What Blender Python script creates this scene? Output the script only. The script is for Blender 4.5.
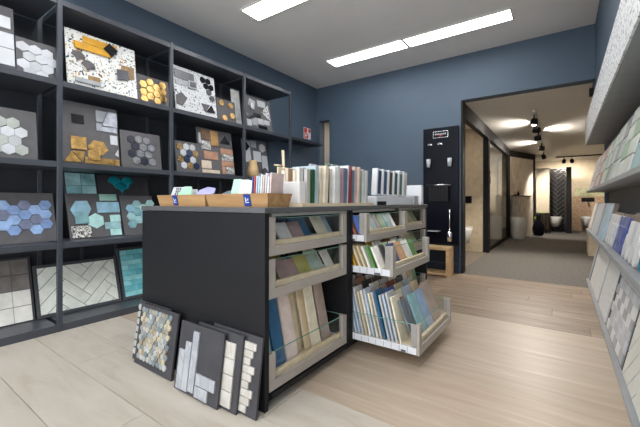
import bpy, bmesh, math, random
from mathutils import Vector, Matrix
random.seed(7)
S = bpy.context.scene
C = S.collection
for o in list(bpy.data.objects): bpy.data.objects.remove(o)
R = math.radians

# ------------------------------------------------------------------ camera
cam_d = bpy.data.cameras.new('camera')
cam = bpy.data.objects.new('camera', cam_d); C.objects.link(cam)
cam_d.sensor_width = 36.0; cam_d.lens = 343.0 / 640.0 * 36.0
cam_d.shift_y = -11.5 / 640.0
cam_d.clip_start = 0.02
cam.location = (0, 0, 0.95)
cam.rotation_euler = (R(90), 0, R(35.2045))
S.camera = cam
# ------------------------------------------------------------------ world, exposure
w = bpy.data.worlds.new('world'); S.world = w; w.use_nodes = True
w.node_tree.nodes['Background'].inputs[0].default_value = (0.93, 0.96, 1.0, 1)
w.node_tree.nodes['Background'].inputs[1].default_value = 4.0
S.view_settings.view_transform = 'Standard'; S.view_settings.look = 'None'
S.view_settings.gamma = 1.0; S.view_settings.use_curve_mapping = False
S.view_settings.exposure = 0.2
PANEL_E = 14.0      # ceiling panels
SPOT_W = 200.0       # hall spots

# ------------------------------------------------------------------ materials
def lin(c):
    return tuple(((v/255.0)/12.92 if v/255.0 <= .04045 else ((v/255.0+.055)/1.055)**2.4) for v in c)
MATS = {}
def nodes_of(name):
    m = bpy.data.materials.new(name); m.use_nodes = True
    nt = m.node_tree; b = nt.nodes['Principled BSDF']
    return m, nt, b
def coord(nt, kind='Object', scale=(1,1,1), rnd=False):
    tc = nt.nodes.new('ShaderNodeTexCoord'); mp = nt.nodes.new('ShaderNodeMapping')
    nt.links.new(tc.outputs[kind], mp.inputs[0]); mp.inputs['Scale'].default_value = scale
    if rnd:
        oi = nt.nodes.new('ShaderNodeObjectInfo'); mu = nt.nodes.new('ShaderNodeVectorMath'); mu.operation = 'SCALE'
        cb = nt.nodes.new('ShaderNodeCombineXYZ')
        for i in range(3): nt.links.new(oi.outputs['Random'], cb.inputs[i])
        nt.links.new(cb.outputs[0], mu.inputs[0]); mu.inputs['Scale'].default_value = 37.0
        nt.links.new(mu.outputs[0], mp.inputs['Location'])
    return mp.outputs[0]
def noise(nt, vec, scale, detail=4, rough=.55, dist=0):
    n = nt.nodes.new('ShaderNodeTexNoise'); n.inputs['Scale'].default_value = scale
    n.inputs['Detail'].default_value = detail; n.inputs['Roughness'].default_value = rough
    n.inputs['Distortion'].default_value = dist
    nt.links.new(vec, n.inputs['Vector']); return n.outputs['Fac']
def ramp(nt, fac, stops):
    r = nt.nodes.new('ShaderNodeValToRGB'); e = r.color_ramp.elements
    while len(e) < len(stops): e.new(.5)
    for i, (p, c) in enumerate(stops):
        e[i].position = p; e[i].color = (*lin(c), 1)
    nt.links.new(fac, r.inputs[0]); return r.outputs[0]
def bump(nt, b, h, strength=.1, dist=.01):
    n = nt.nodes.new('ShaderNodeBump'); n.inputs['Strength'].default_value = strength
    n.inputs['Distance'].default_value = dist
    nt.links.new(h, n.inputs['Height']); nt.links.new(n.outputs[0], b.inputs['Normal'])
def plain(name, c, rough=.5, metal=0, var=.06, scale=6, bmp=.02, rnd=False, spec=.5):
    """painted / glazed / metal surface with a faint procedural mottling"""
    if name in MATS: return MATS[name]
    m, nt, b = nodes_of(name)
    f = noise(nt, coord(nt, rnd=rnd), scale)
    lo = tuple(max(0, v*(1-var)) for v in c); hi = tuple(min(255, v*(1+var)) for v in c)
    nt.links.new(ramp(nt, f, [(.3, lo), (.7, hi)]), b.inputs['Base Color'])
    b.inputs['Roughness'].default_value = rough; b.inputs['Metallic'].default_value = metal
    b.inputs['Specular IOR Level'].default_value = spec
    if bmp: bump(nt, b, f, bmp)
    MATS[name] = m; return m
def wood(name, stops, scale=(1, 9, 9), rough=.45, rnd=True, tone=.16, nscale=1.6, spec=.4):
    if name in MATS: return MATS[name]
    m, nt, b = nodes_of(name)
    v = coord(nt, 'Object', scale, rnd)
    f = noise(nt, v, nscale, 7, .62, .6)
    col = ramp(nt, f, stops)
    oi = nt.nodes.new('ShaderNodeObjectInfo'); mr = nt.nodes.new('ShaderNodeMapRange')
    nt.links.new(oi.outputs['Random'], mr.inputs[0]); mr.inputs[3].default_value = 1-tone; mr.inputs[4].default_value = 1+tone*.5
    hs = nt.nodes.new('ShaderNodeHueSaturation'); nt.links.new(col, hs.inputs['Color']); nt.links.new(mr.outputs[0], hs.inputs['Value'])
    nt.links.new(hs.outputs[0], b.inputs['Base Color'])
    b.inputs['Roughness'].default_value = rough; b.inputs['Specular IOR Level'].default_value = spec
    bump(nt, b, f, .05); MATS[name] = m; return m
def emis(name, c, s):
    if name in MATS: return MATS[name]
    m, nt, b = nodes_of(name)
    b.inputs['Base Color'].default_value = (*lin(c), 1)
    b.inputs['Emission Color'].default_value = (*lin(c), 1); b.inputs['Emission Strength'].default_value = s
    MATS[name] = m; return m
def glassm(name, tint=(253, 254, 254), frac=.9, rough=.03):
    m, nt, b = nodes_of(name)
    tr = nt.nodes.new('ShaderNodeBsdfTransparent'); tr.inputs[0].default_value = (*lin(tint), 1)
    gl = nt.nodes.new('ShaderNodeBsdfGlossy'); gl.inputs['Roughness'].default_value = rough
    lw = nt.nodes.new('ShaderNodeLayerWeight'); lw.inputs[0].default_value = .5
    pw = nt.nodes.new('ShaderNodeMath'); pw.operation = 'POWER'; nt.links.new(lw.outputs['Facing'], pw.inputs[0]); pw.inputs[1].default_value = 4.0
    fr = nt.nodes.new('ShaderNodeMath'); fr.operation = 'MULTIPLY_ADD'; nt.links.new(pw.outputs[0], fr.inputs[0]); fr.inputs[1].default_value = .3; fr.inputs[2].default_value = .025
    mx = nt.nodes.new('ShaderNodeMixShader'); out = nt.nodes['Material Output']
    nt.links.new(fr.outputs[0], mx.inputs[0]); nt.links.new(tr.outputs[0], mx.inputs[1]); nt.links.new(gl.outputs[0], mx.inputs[2])
    nt.links.new(mx.outputs[0], out.inputs[0]); MATS[name] = m; return m
def terrazzo(name, base, chips, scale=22, thr=.34, rough=.35):
    if name in MATS: return MATS[name]
    m, nt, b = nodes_of(name)
    v = coord(nt)
    dn = nt.nodes.new('ShaderNodeTexNoise'); dn.inputs['Scale'].default_value = 14; nt.links.new(v, dn.inputs['Vector'])
    ad = nt.nodes.new('ShaderNodeVectorMath'); ad.operation = 'MULTIPLY_ADD'
    nt.links.new(dn.outputs['Color'], ad.inputs[0]); ad.inputs[1].default_value = (.05, .05, .05); nt.links.new(v, ad.inputs[2])
    vo = nt.nodes.new('ShaderNodeTexVoronoi'); vo.inputs['Scale'].default_value = scale; nt.links.new(ad.outputs[0], vo.inputs['Vector'])
    sp = nt.nodes.new('ShaderNodeSeparateColor'); nt.links.new(vo.outputs['Color'], sp.inputs[0])
    r = nt.nodes.new('ShaderNodeValToRGB'); r.color_ramp.interpolation = 'CONSTANT'
    e = r.color_ramp.elements
    while len(e) < len(chips): e.new(.5)
    for i, c in enumerate(chips): e[i].position = i/len(chips); e[i].color = (*lin(c), 1)
    nt.links.new(sp.outputs[0], r.inputs[0])
    mm = nt.nodes.new('ShaderNodeMath'); mm.operation = 'MULTIPLY'; nt.links.new(sp.outputs[1], mm.inputs[0]); mm.inputs[1].default_value = thr*1.6
    lt = nt.nodes.new('ShaderNodeMath'); lt.operation = 'LESS_THAN'; nt.links.new(vo.outputs['Distance'], lt.inputs[0]); nt.links.new(mm.outputs[0], lt.inputs[1])
    mx = nt.nodes.new('ShaderNodeMix'); mx.data_type = 'RGBA'
    nt.links.new(lt.outputs[0], mx.inputs[0]); mx.inputs[6].default_value = (*lin(base), 1); nt.links.new(r.outputs[0], mx.inputs[7])
    nt.links.new(mx.outputs[2], b.inputs['Base Color']); b.inputs['Roughness'].default_value = rough
    MATS[name] = m; return m
def marble(name, base, vein, scale=2.5, rough=.25, w0=.47, w1=.53):
    if name in MATS: return MATS[name]
    m, nt, b = nodes_of(name)
    f = noise(nt, coord(nt, scale=(1, 1, .6), rnd=True), scale, 8, .6, 1.6)
    nt.links.new(ramp(nt, f, [(w0-.08, base), (w0, tuple((x+y)/2 for x, y in zip(base, vein))), (w1, vein if w1-w0 < .2 else base), (w1+.06, base)]), b.inputs['Base Color'])
    b.inputs['Roughness'].default_value = rough; MATS[name] = m; return m
def speckle(name, a, c, scale=120, rough=.6, lo=.42, hi=.58, bmp=.1):
    if name in MATS: return MATS[name]
    m, nt, b = nodes_of(name)
    v = coord(nt)
    f = noise(nt, v, scale, 3, .7)
    nt.links.new(ramp(nt, f, [(lo, a), (hi, c)]), b.inputs['Base Color'])
    b.inputs['Roughness'].default_value = rough
    if bmp: bump(nt, b, f, bmp)
    MATS[name] = m; return m

wall_blue = plain('wall_blue_paint', (72, 88, 104), .55, var=.03, scale=2, bmp=.01)
wall_blue_r = wall_blue
ceil_m = plain('ceiling_paint', (232, 229, 226), .7, var=.015, scale=1.5, bmp=0)
hallceil_m = plain('hall_ceiling_gloss', (234, 228, 220), .4, var=.015, scale=1.5, bmp=0)
char = plain('charcoal_metal', (60, 64, 72), .42, var=.05, scale=5)
char_d = plain('charcoal_back', (42, 44, 50), .5, var=.08, scale=4)
shelf_m = plain('charcoal_shelf', (64, 67, 74), .4, var=.05, scale=4)
island_m = plain('anthracite_panel', (25, 25, 28), .55, var=.05, scale=8, spec=.25)
top_m = plain('worktop_grey', (84, 84, 86), .4, var=.06, scale=12)
rail_m = plain('grey_rail', (150, 150, 148), .35, metal=.4)
taupe = plain('taupe_metal', (164, 156, 148), .4, metal=0, var=.04)
white_m = plain('white_metal', (222, 224, 228), .35, var=.02)
board_m = plain('grey_board', (92, 90, 92), .7, var=.06, scale=14)
board_d = plain('dark_board', (58, 57, 61), .65, var=.1, scale=10)
black_m = plain('black_gloss', (14, 16, 26), .35, var=.1, spec=.12)
black_t = plain('black_metal', (26, 25, 26), .55, var=.1, spec=.2)
gap_m = plain('joint_dark', (70, 62, 55), .9)
glass = glassm('clear_glass')
glass_e = plain('glass_edge_green', (120, 165, 150), .2, var=.1)
oak = wood('oak_light', [(.3, (186, 150, 106)), (.7, (214, 184, 142))], (1.5, 12, 12), .5, tone=.06)
pine = wood('pine_pale', [(.3, (222, 198, 160)), (.7, (238, 220, 190))], (1.5, 12, 12), .5, tone=.05)
chrome = plain('chrome', (215, 216, 218), .15, metal=1, var=.02)
gold = plain('gold_leaf', (176, 142, 88), .32, metal=.85, var=.2, scale=22, bmp=.5, rnd=True)
silver = plain('silver_leaf', (132, 135, 142), .3, metal=.85, var=.2, scale=18, bmp=.3, rnd=True)

# ------------------------------------------------------------------ mesh helpers
MC = {}
def me_of(key, vs, fs, smooth=False):
    if key is not None and key in MC: return MC[key]
    m = bpy.data.meshes.new('m'); m.from_pydata(vs, [], fs); m.update()
    if smooth:
        for p in m.polygons: p.use_smooth = True
    if key is not None: MC[key] = m
    return m
def box_vf(x0, x1, y0, y1, z0, z1):
    vs = [(x, y, z) for z in (z0, z1) for y in (y0, y1) for x in (x0, x1)]
    fs = [(0, 2, 3, 1), (4, 5, 7, 6), (0, 1, 5, 4), (1, 3, 7, 5), (3, 2, 6, 7), (2, 0, 4, 6)]
    return vs, fs
def box_me(x0, x1, y0, y1, z0, z1, bev=0):
    key = ('box',) + tuple(round(v, 5) for v in (x0, x1, y0, y1, z0, z1, bev))
    if key in MC: return MC[key]
    vs, fs = box_vf(x0, x1, y0, y1, z0, z1)
    if not bev: return me_of(key, vs, fs)
    bm = bmesh.new(); V = [bm.verts.new(v) for v in vs]
    for f in fs: bm.faces.new([V[i] for i in f])
    bmesh.ops.bevel(bm, geom=bm.edges[:], offset=bev, segments=1, affect='EDGES')
    m = bpy.data.meshes.new('m'); bm.to_mesh(m); bm.free(); MC[key] = m; return m
def boxes_me(lst):
    vs, fs = [], []
    for b in lst:
        v, f = box_vf(*b); n = len(vs); vs += v; fs += [tuple(i+n for i in q) for q in f]
    return me_of(None, vs, fs)
def prism_me(poly, y0, y1, cham=.0015, key=None):
    """poly (x,z) counter-clockwise seen from -y; front at y0 (< y1) with a small chamfer"""
    k = None if key is None else ('pr', key, round(y0, 4), round(y1, 4))
    if k and k in MC: return MC[k]
    n = len(poly); cx = sum(p[0] for p in poly)/n; cz = sum(p[1] for p in poly)/n
    def ins(p):
        d = math.hypot(p[0]-cx, p[1]-cz) or 1; q = max(0, 1-cham*1.3/d); return (cx+(p[0]-cx)*q, cz+(p[1]-cz)*q)
    vs = [(*(lambda q: (q[0], y0, q[1]))(ins(p)),) for p in poly] + [(p[0], y0+cham, p[1]) for p in poly] + [(p[0], y1, p[1]) for p in poly]
    fs = [tuple(range(n))]
    for r in range(2):
        for i in range(n):
            j = (i+1) % n; fs.append((r*n+j, r*n+i, (r+1)*n+i, (r+1)*n+j))
    fs.append(tuple(2*n+i for i in reversed(range(n))))
    return me_of(k, vs, fs)
def lathe_me(prof, n=20, key=None):
    vs, fs = [], []
    for r, z in prof:
        for i in range(n):
            a = 2*math.pi*i/n; vs.append((r*math.cos(a), r*math.sin(a), z))
    for k in range(len(prof)-1):
        for i in range(n):
            j = (i+1) % n; fs.append((k*n+i, k*n+j, (k+1)*n+j, (k+1)*n+i))
    fs.append(tuple(reversed(range(n)))); fs.append(tuple((len(prof)-1)*n+i for i in range(n)))
    return me_of(key, vs, fs, True)
def tube_me(pts, r, n=8):
    vs, fs = [], []; P = [Vector(p) for p in pts]
    for k, p in enumerate(P):
        d = (P[min(k+1, len(P)-1)]-P[max(k-1, 0)]).normalized()
        a = d.cross(Vector((0, 0, 1))) if abs(d.z) < .95 else d.cross(Vector((1, 0, 0)))
        a.normalize(); b = d.cross(a)
        for i in range(n):
            t = 2*math.pi*i/n; q = p + r*(math.cos(t)*a+math.sin(t)*b); vs.append(tuple(q))
    for k in range(len(P)-1):
        for i in range(n):
            j = (i+1) % n; fs.append((k*n+i, k*n+j, (k+1)*n+j, (k+1)*n+i))
    fs.append(tuple(reversed(range(n)))); fs.append(tuple((len(P)-1)*n+i for i in range(n)))
    return me_of(None, vs, fs, True)
def obj(name, me, mat, parent=None, loc=(0, 0, 0), rot=(0, 0, 0)):
    me2 = me
    mats = mat if isinstance(mat, (list, tuple)) else [mat]
    if len(me.materials) == 0:
        for q in mats: me.materials.append(q)
    o = bpy.data.objects.new(name, me); C.objects.link(o)
    if me.materials[0] != mats[0] and me.materials:
        o.material_slots[0].link = 'OBJECT'; o.material_slots[0].material = mats[0]
    o.location = loc; o.rotation_euler = rot
    if parent: o.parent = parent
    return o
def tag(o, label, cat, group=None):
    o['label'] = label; o['category'] = cat
    if group: o['group'] = group
    return o
def thing(name, label, cat, loc=(0, 0, 0), rz=0, rx=0, group=None):
    o = bpy.data.objects.new(name, None); C.objects.link(o); o.empty_display_size = .05
    o.location = loc; o.rotation_euler = (R(rx), 0, R(rz)); return tag(o, label, cat, group)
def struct(name, me, mat, parent=None):
    o = obj(name, me, mat, parent)
    if not parent: o['kind'] = 'structure'
    return o

# ------------------------------------------------------------------ room shell
XL, XR, YB, ZC = -3.47, .298, 4.82, 2.91
YF = -1.6
struct('ceiling', box_me(XL-.15, 3.2, YF-.15, YB+.16, ZC, ZC+.1), ceil_m)
struct('wall_left', box_me(XL-.15, XL, YF, YB+.15, -.1, ZC), wall_blue)
struct('wall_hall_left', box_me(XL-.15, XL, YB+.15, 14.7, -.1, ZC), plain('hall_white_paint', (214, 212, 206), .5, var=.02))
WX0, WX1, WZ0, WZ1 = -3.3, 2.4, .1, 2.7   # unseen window behind the camera, added for fill daylight
struct('wall_front', boxes_me([(XL, 2.6, YF-.15, YF, -.1, WZ0), (XL, 2.6, YF-.15, YF, WZ1, ZC), (XL, WX0, YF-.15, YF, WZ0, WZ1), (WX1, 2.6, YF-.15, YF, WZ0, WZ1)]), plain('front_wall_paint', (190, 190, 188), .6, var=.02))
win = struct('added_window_1', boxes_me([(WX0, WX1, YF-.12, YF-.06, WZ0, WZ0+.06), (WX0, WX1, YF-.12, YF-.06, WZ1-.06, WZ1)] + [(x-.03, x+.03, YF-.12, YF-.06, WZ0+.06, WZ1-.06) for x in (WX0+.03, WX0+1.425, WX0+2.85, WX0+4.275, WX1-.03)]), black_t)
for x0, x1 in ((WX0+.06, WX0+1.395), (WX0+1.455, WX0+2.82), (WX0+2.88, WX0+4.245), (WX0+4.305, WX1-.06)): obj('added_window_pane', box_me(x0, x1, YF-.094, YF-.086, WZ0+.06, WZ1-.06), glass, win)
pd = bpy.data.lights.new('added_window_portal', 'AREA'); pd.shape = 'RECTANGLE'; pd.size = WX1-WX0; pd.size_y = WZ1-WZ0; pd.cycles.is_portal = True
po = bpy.data.objects.new('added_window_portal', pd); C.objects.link(po); po.location = ((WX0+WX1)/2, YF-.16, (WZ0+WZ1)/2); po.rotation_euler = (R(90), 0, 0)
struct('wall_right', boxes_me([(XR, .75, .9, 5.30, 1.93, ZC), (.47, .75, .9, 5.30, -.1, 1.93)]), wall_blue_r)
struct('wall_unseen_bay', boxes_me([(2.6, 2.75, YF, 1.05, -.1, ZC), (.75, 2.6, .9, 1.05, -.1, ZC)]), wall_blue)  # unseen side bay, widened so the added window lights the drawer fronts
DX0, DZ = -1.10, 2.305
struct('wall_back', boxes_me([(XL, -3.41, YB, YB+.15, -.1, ZC), (-3.41, -3.205, YB, YB+.15, 2.34, ZC), (-3.205, DX0, YB, YB+.15, -.1, ZC), (DX0, XR, YB, YB+.15, DZ, ZC)]), wall_blue)
struct('trim_1', boxes_me([(DX0, DX0+.022, YB-.004, YB+.154, 0, DZ), ]), black_t)
# floor: substrate and single planks
fl = struct('floor', boxes_me([(XL, .75, .9, 4.81, -.1, -.004), (XL, 2.6, YF, .9, -.1, -.004)]), gap_m)
cream = wood('plank_cream', [(.22, (170, 158, 141)), (.5, (186, 177, 164)), (.8, (196, 188, 177))], (1, 5, 5), .42, tone=.05, nscale=2.2)
tan = wood('plank_tan', [(.25, (166, 146, 124)), (.55, (176, 159, 140)), (.8, (194, 180, 162))], (.8, 9, 9), .42, tone=.08, nscale=2.0)
brown = wood('plank_brown', [(.28, (108, 88, 70)), (.5, (146, 126, 106)), (.75, (174, 156, 137))], (.9, 11, 11), .45, tone=.2, nscale=2.4)
def planks(y0, y1, wid, length, mat, offs, g=.0025, xe=.47):
    y, k = y0, 0
    while y < y1-1e-3:
        ye = min(y+wid, y1)
        x = XL + offs[k % len(offs)] - length
        while x < xe:
            a, b = max(x, XL), min(x+length, xe)
            if b-a > .02:
                o = obj('plank', box_me(0, round(b-a-g, 4), 0, round(ye-y-g, 4), -.012, 0, .0012), mat, fl, (a+g/2, y+g/2, 0))
            x += length
        y += wid; k += 1
planks(-1.46, .8056, .2832, 1.5, cream, [.9, .1, 1.1, .35, .6, 1.25, .2, .44], xe=2.59)
planks(.8056, 1.372, .2832, 1.5, cream, [1.15, .89])
planks(1.372, 3.082, .285, 2.4, tan, [.9, 2.0, .4, 1.4, .1, 1.7], .0016)
planks(3.082, 4.81, .1926, 1.5, brown, [.64, 1.1, .4, .9, .2, 1.3, .55])
# hall
hall_fl = speckle('hall_carpet', (74, 71, 67), (116, 111, 105), 38, .85, .36, .64)
niche_fl = plain('niche_floor_grey', (112, 102, 92), .5, var=.05)
struct('floor_hall', box_me(-1.15, 3.0, 4.81, 14.7, -.1, -.001), hall_fl)
struct('floor_niche', box_me(XL, -1.15, 4.81, 14.7, -.1, -.002), niche_fl)
struct('ceiling_hall', box_me(XL, 3.2, YB+.15, 14.7, 2.36, 2.45), hallceil_m)
beige_m = speckle('hall_beige_plaster', (196, 178, 150), (214, 198, 170), 12, .6, .3, .7, .03)
struct('wall_hall_far', box_me(XL, 3.2, 14.3, 14.45, -.1, 2.36), beige_m)
struct('wall_hall_right', box_me(2.6, 2.75, 5.3, 14.3, -.1, 2.36), beige_m)
struct('wall_hall_return', box_me(.75, 2.6, 5.15, 5.3, -.1, 2.36), beige_m)
struct('wall_niche', box_me(XL, -1.17, 7.06, 7.18, 0, 2.36), beige_m)
struct('trim_2', box_me(-1.21, -1.13, YB+.15, 10.2, 2.15, 2.36), black_t)
struct('trim_3', box_me(-1.215, -1.12, 7.05, 7.2, 0, 2.15), black_t)
struct('wall_shower', box_me(XL, -1.25, 9.7, 9.8, 0, 2.36), plain('white_shower_wall', (226, 222, 216), .5, var=.01))

# ------------------------------------------------------------------ ceiling panels
diff = emis('panel_diffuser', (252, 253, 255), PANEL_E)
fr_m = plain('panel_frame', (205, 203, 198), .5)
def panel(x0, x1, y0, y1, label):
    t = thing('ceiling_light', label, 'ceiling light', ((x0+x1)/2, (y0+y1)/2, ZC), group='flush ceiling light panels')
    a, b = (x1-x0)/2, (y1-y0)/2; g = .012
    obj('diffuser', box_me(-a+g, a-g, -b+g, b-g, -.012, -.002), diff, t)
    obj('frame', boxes_me([(-a, a, -b, -b+g, -.015, -.001), (-a, a, b-g, b, -.015, -.001), (-a, -a+g, -b+g, b-g, -.015, -.001), (a-g, a, -b+g, b-g, -.015, -.001)]), fr_m, t)
panel(-2.67, -1.575, 3.92, 4.18, 'flush ceiling light panel by the back wall, in line with the shelving side')
panel(-1.565, -.42, 3.93, 4.18, 'flush ceiling light panel by the back wall, above the doorway end')
panel(-2.67, -1.55, 2.38, 2.64, 'flush ceiling light panel above the middle of the island')
for k, yy in enumerate((2.38, .85, -.7)):  # panels out of view, added to even out the light
    if k: panel(-2.67, -1.55, yy, yy+.26, 'added unseen ceiling light panel above the open cream floor')
    panel(-1.54, -.42, yy, yy+.26, 'added unseen ceiling light panel above the open cream floor' if k else 'added unseen ceiling light panel above the pulled-out drawers')

# ------------------------------------------------------------------ left shelving unit
su = thing('shelving_unit', 'tall charcoal metal shelving unit along the blue wall filled with tile boards', 'shelving', (-3.235, 1.8, 0))
SX0, SX1 = -3.455, -3.0
posts_y = [.075, .955, 1.835, 2.745, 3.57]
def sp(name, b, m, bev=0): # shelving part in world coordinates
    x0, x1, y0, y1, z0, z1 = b
    return obj(name, box_me(x0+3.235, x1+3.235, y0-1.8, y1-1.8, z0, z1, bev), m, su)
shelf_z = [.055, .65, 1.247, 1.843, 2.44]
for i, y in enumerate(posts_y):
    sp('post', (SX1-.03, SX1, y-.016, y+.016, 0, 2.455), char, .002)
    sp('rear_post', (SX0, SX0+.03, y-.016, y+.016, 0, 2.44), char, .002)
for i in range(4):
    a, b = posts_y[i]+.017, posts_y[i+1]-.017
    for k, z in enumerate(shelf_z):
        th = .055 if k == 0 else .042
        sp('shelf' if k < 4 else 'top_panel', (SX0+.031, SX1-.002, a, b, z-th, z), shelf_m, .0015)
    if i < 3: sp('back_panel', (SX0+.004, SX0+.014, a, b, .06, 2.395), char_d)
    elif i == 3: sp('back_panel', (SX0+.004, SX0+.014, a, a+.55, .06, 2.395), char_d)
    for q in (.33, .66):
        if i < 3: sp('upright', (SX0+.015, SX0+.03, a+(b-a)*q-.012, a+(b-a)*q+.012, .06, 2.395), char)
for z in shelf_z[1:]:
    sp('end_rail', (SX0+.031, SX1-.031, posts_y[4]-.012, posts_y[4]+.012, z-.04, z), char)
# wall shelf beyond the unit
ws = tag(obj('wall_shelf', box_me(-.13, .13, -.5, .5, -.04, 0, .002), char_d, None, (-3.33, 4.1, 1.90)), 'dark shelf board fixed to the blue wall under the red sign', 'shelf')

# ------------------------------------------------------------------ tile boards
def hexp(r, flat=False, n=6, sx=1, sz=1):
    o = 0 if flat else math.pi/6
    return [(r*sx*math.cos(o+i*math.pi/3), r*sz*math.sin(o+i*math.pi/3)) for i in range(6)]
def rectp(w, h): return [(-w/2, -h/2), (w/2, -h/2), (w/2, h/2), (-w/2, h/2)]
def fanp(w, h=None, n=8):  # fish-scale fan: round top, two hollow flanks meeting in a point below
    r = w/2
    top = [(r*math.cos(i*math.pi/n), r*math.sin(i*math.pi/n)) for i in range(n+1)]
    lf = [(-r+r*math.cos(a), -r+r*math.sin(a)) for a in [math.pi/2-i*math.pi/8 for i in range(1, 5)]]
    rt = [(r+r*math.cos(a), -r+r*math.sin(a)) for a in [math.pi-i*math.pi/8 for i in range(1, 4)]]
    return top + lf + rt
def pickp(w, h, n=6):  # elongated scale, round at the bottom
    pts = [(w/2*math.cos(a), -h/2+w/2+w/2*math.sin(a)) for a in [math.pi+i*math.pi/n for i in range(n+1)]]
    return pts + [(w/2, h/2), (-w/2, h/2)]
def chevp(w, h, s): return [(-w/2, -h/2), (w/2, -h/2+s), (w/2, h/2+s), (-w/2, h/2)]
class Board:
    """upright sample board: local x along the shelf, z up the board, -y out of its face; origin at the base centre"""
    def __init__(s, label, w, h, loc, rz=90, tilt=8, mat=board_m, th=.012, name='tile_board', cat='tile board', group=None, frame=None, x_mid=None):
        s.t = thing(name, label, cat, loc, rz, -tilt, group); s.w, s.h = w, h
        obj('board', box_me(-w/2, w/2, 0, th, 0, h, .001), mat, s.t)
        if frame:
            fw, fm = frame
            obj('frame', boxes_me([(-w/2, w/2, -.008, -.0005, 0, fw), (-w/2, w/2, -.008, -.0005, h-fw, h), (-w/2, -w/2+fw, -.008, -.0005, fw, h-fw), (w/2-fw, w/2, -.008, -.0005, fw, h-fw)]), fm, s.t)
    def tile(s, poly, x, z, mat, th=.008, rot=0, key=None, name='tile', lift=0):
        if rot:
            c, q = math.cos(R(rot)), math.sin(R(rot)); poly = [(a*c-b*q, a*q+b*c) for a, b in poly]
            key = None
        return obj(name, prism_me(poly, -th-lift, -.0006-lift, key=key), mat, s.t, (x, 0, z))
def lb(label, y0, y1, h, row, mat=board_m, dx=0, tilt=None, **k):
    X = [-3.08, -3.08, -3.2, -3.27][row]; z = [1.844, 1.248, .651, .056][row]; tl = [8, 8, 17, 17][row] if tilt is None else tilt
    b = Board(label, y1-y0, h, (X+dx, (y0+y1)/2, z), 90, tl, mat, **k); b.o = (y0+y1)/2
    b.T = lambda poly, y, v, m, **q: b.tile(poly, y-b.o, v, m, **q)
    b.Q = lambda y0, y1, v0, v1, m, **q: b.tile(rectp(y1-y0, v1-v0), (y0+y1)/2-b.o, (v0+v1)/2, m, **q)
    b.P = lambda pts, m, **q: (lambda cx, cz: b.tile([(p[0]-cx, p[1]-cz) for p in pts], cx-b.o, cz, m, **q))(sum(p[0] for p in pts)/len(pts), sum(p[1] for p in pts)/len(pts))
    return b
def gl(n, c, rough=.2, var=.1, scale=12, **k): return plain(n, c, rough, var=var, scale=scale, rnd=True, **k)
wh = gl('glaze_white', (194, 196, 200), .35, .03, spec=.3); wh2 = gl('glaze_offwhite', (178, 180, 183), .35, .04, spec=.3)
greyt = gl('glaze_grey', (152, 154, 158), .35, .08); dgrey = gl('glaze_dark_grey', (84, 84, 90), .35, .1)
blk = gl('glaze_black', (24, 24, 30), .15, .2); navy = gl('glaze_navy', (40, 50, 74), .2, .3)
# row 1, bay 0
b = lb('grey board with three large white rectangular tiles on the top shelf', .25, .724, .46, 0)
for v0, v1, y1 in ((.30, .385, .705), (.16, .268, .72), (.036, .155, .72)):
    b.Q(.50, y1, v0, v1, wh); b.Q(.28, .497, v0, v1, wh)
b = lb('grey board of white hexagon tiles on the top shelf', .728, .962, .27, 0, dx=.004)
for i, (y, v) in enumerate([(.765, .204), (.835, .2), (.905, .194), (.8, .14), (.87, .139), (.766, .077), (.836, .078), (.905, .077), (.938, .136), (.8, .022), (.87, .02)]):
    b.T(hexp(.0405, sz=.93), y, v, [wh, wh2][(i*7) % 3 == 0], key='hexw')
# row 1, bay 1 terrazzo
terr = terrazzo('terrazzo_colour', (226, 226, 222), [(40, 52, 70), (206, 158, 50), (90, 100, 112), (170, 140, 100), (52, 60, 70), (150, 160, 165)], 58, .36)
b = lb('white terrazzo board with ochre bars and dark pieces glued on, top shelf', 1.028, 1.559, .47, 0, terr)
och = gl('ochre_tile', (206, 152, 40), .45, .08); dkb = gl('slate_tile', (92, 88, 90), .5, .1)
b.P([(1.144, .39), (1.38, .377), (1.409, .445), (1.147, .441)], och); b.Q(1.083, 1.345, .32, .376, och, lift=.0095)
b.P([(1.352, .329), (1.406, .396), (1.338, .442), (1.289, .38)], blk, lift=.019)
fan = fanp(.1); b.T(fan, 1.108, .252, dkb, rot=-15); b.T(fan, 1.172, .19, dkb, rot=-15, lift=.009)
gbr = gl('bronze_tile', (140, 112, 74), .4, .25)
b.P([(1.432, .253), (1.493, .254), (1.497, .179), (1.534, .19), (1.542, .299), (1.434, .292)], gbr)
b.P([(1.39, .147), (1.487, .166), (1.484, .251), (1.391, .24)], dgrey, lift=.009)
b.Q(1.076, 1.256, .043, .078, greyt, lift=.009); b.Q(1.172, 1.258, .075, .12, gbr)
gb = plain('gold_base', (96, 86, 70), .6, var=.15)
b = lb('grey board of shiny gold hexagons on the top shelf', 1.562, 1.866, .265, 0)
for (y, v) in [(1.614, .176), (1.679, .21), (1.613, .103), (1.677, .142), (1.739, .176), (1.674, .075), (1.737, .112), (1.617, .037), (1.739, .045), (1.801, .212), (1.799, .147), (1.80, .08)]:
    b.T(hexp(.0365, flat=True), y, v, gold, key='hexg', th=.01)
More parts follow.
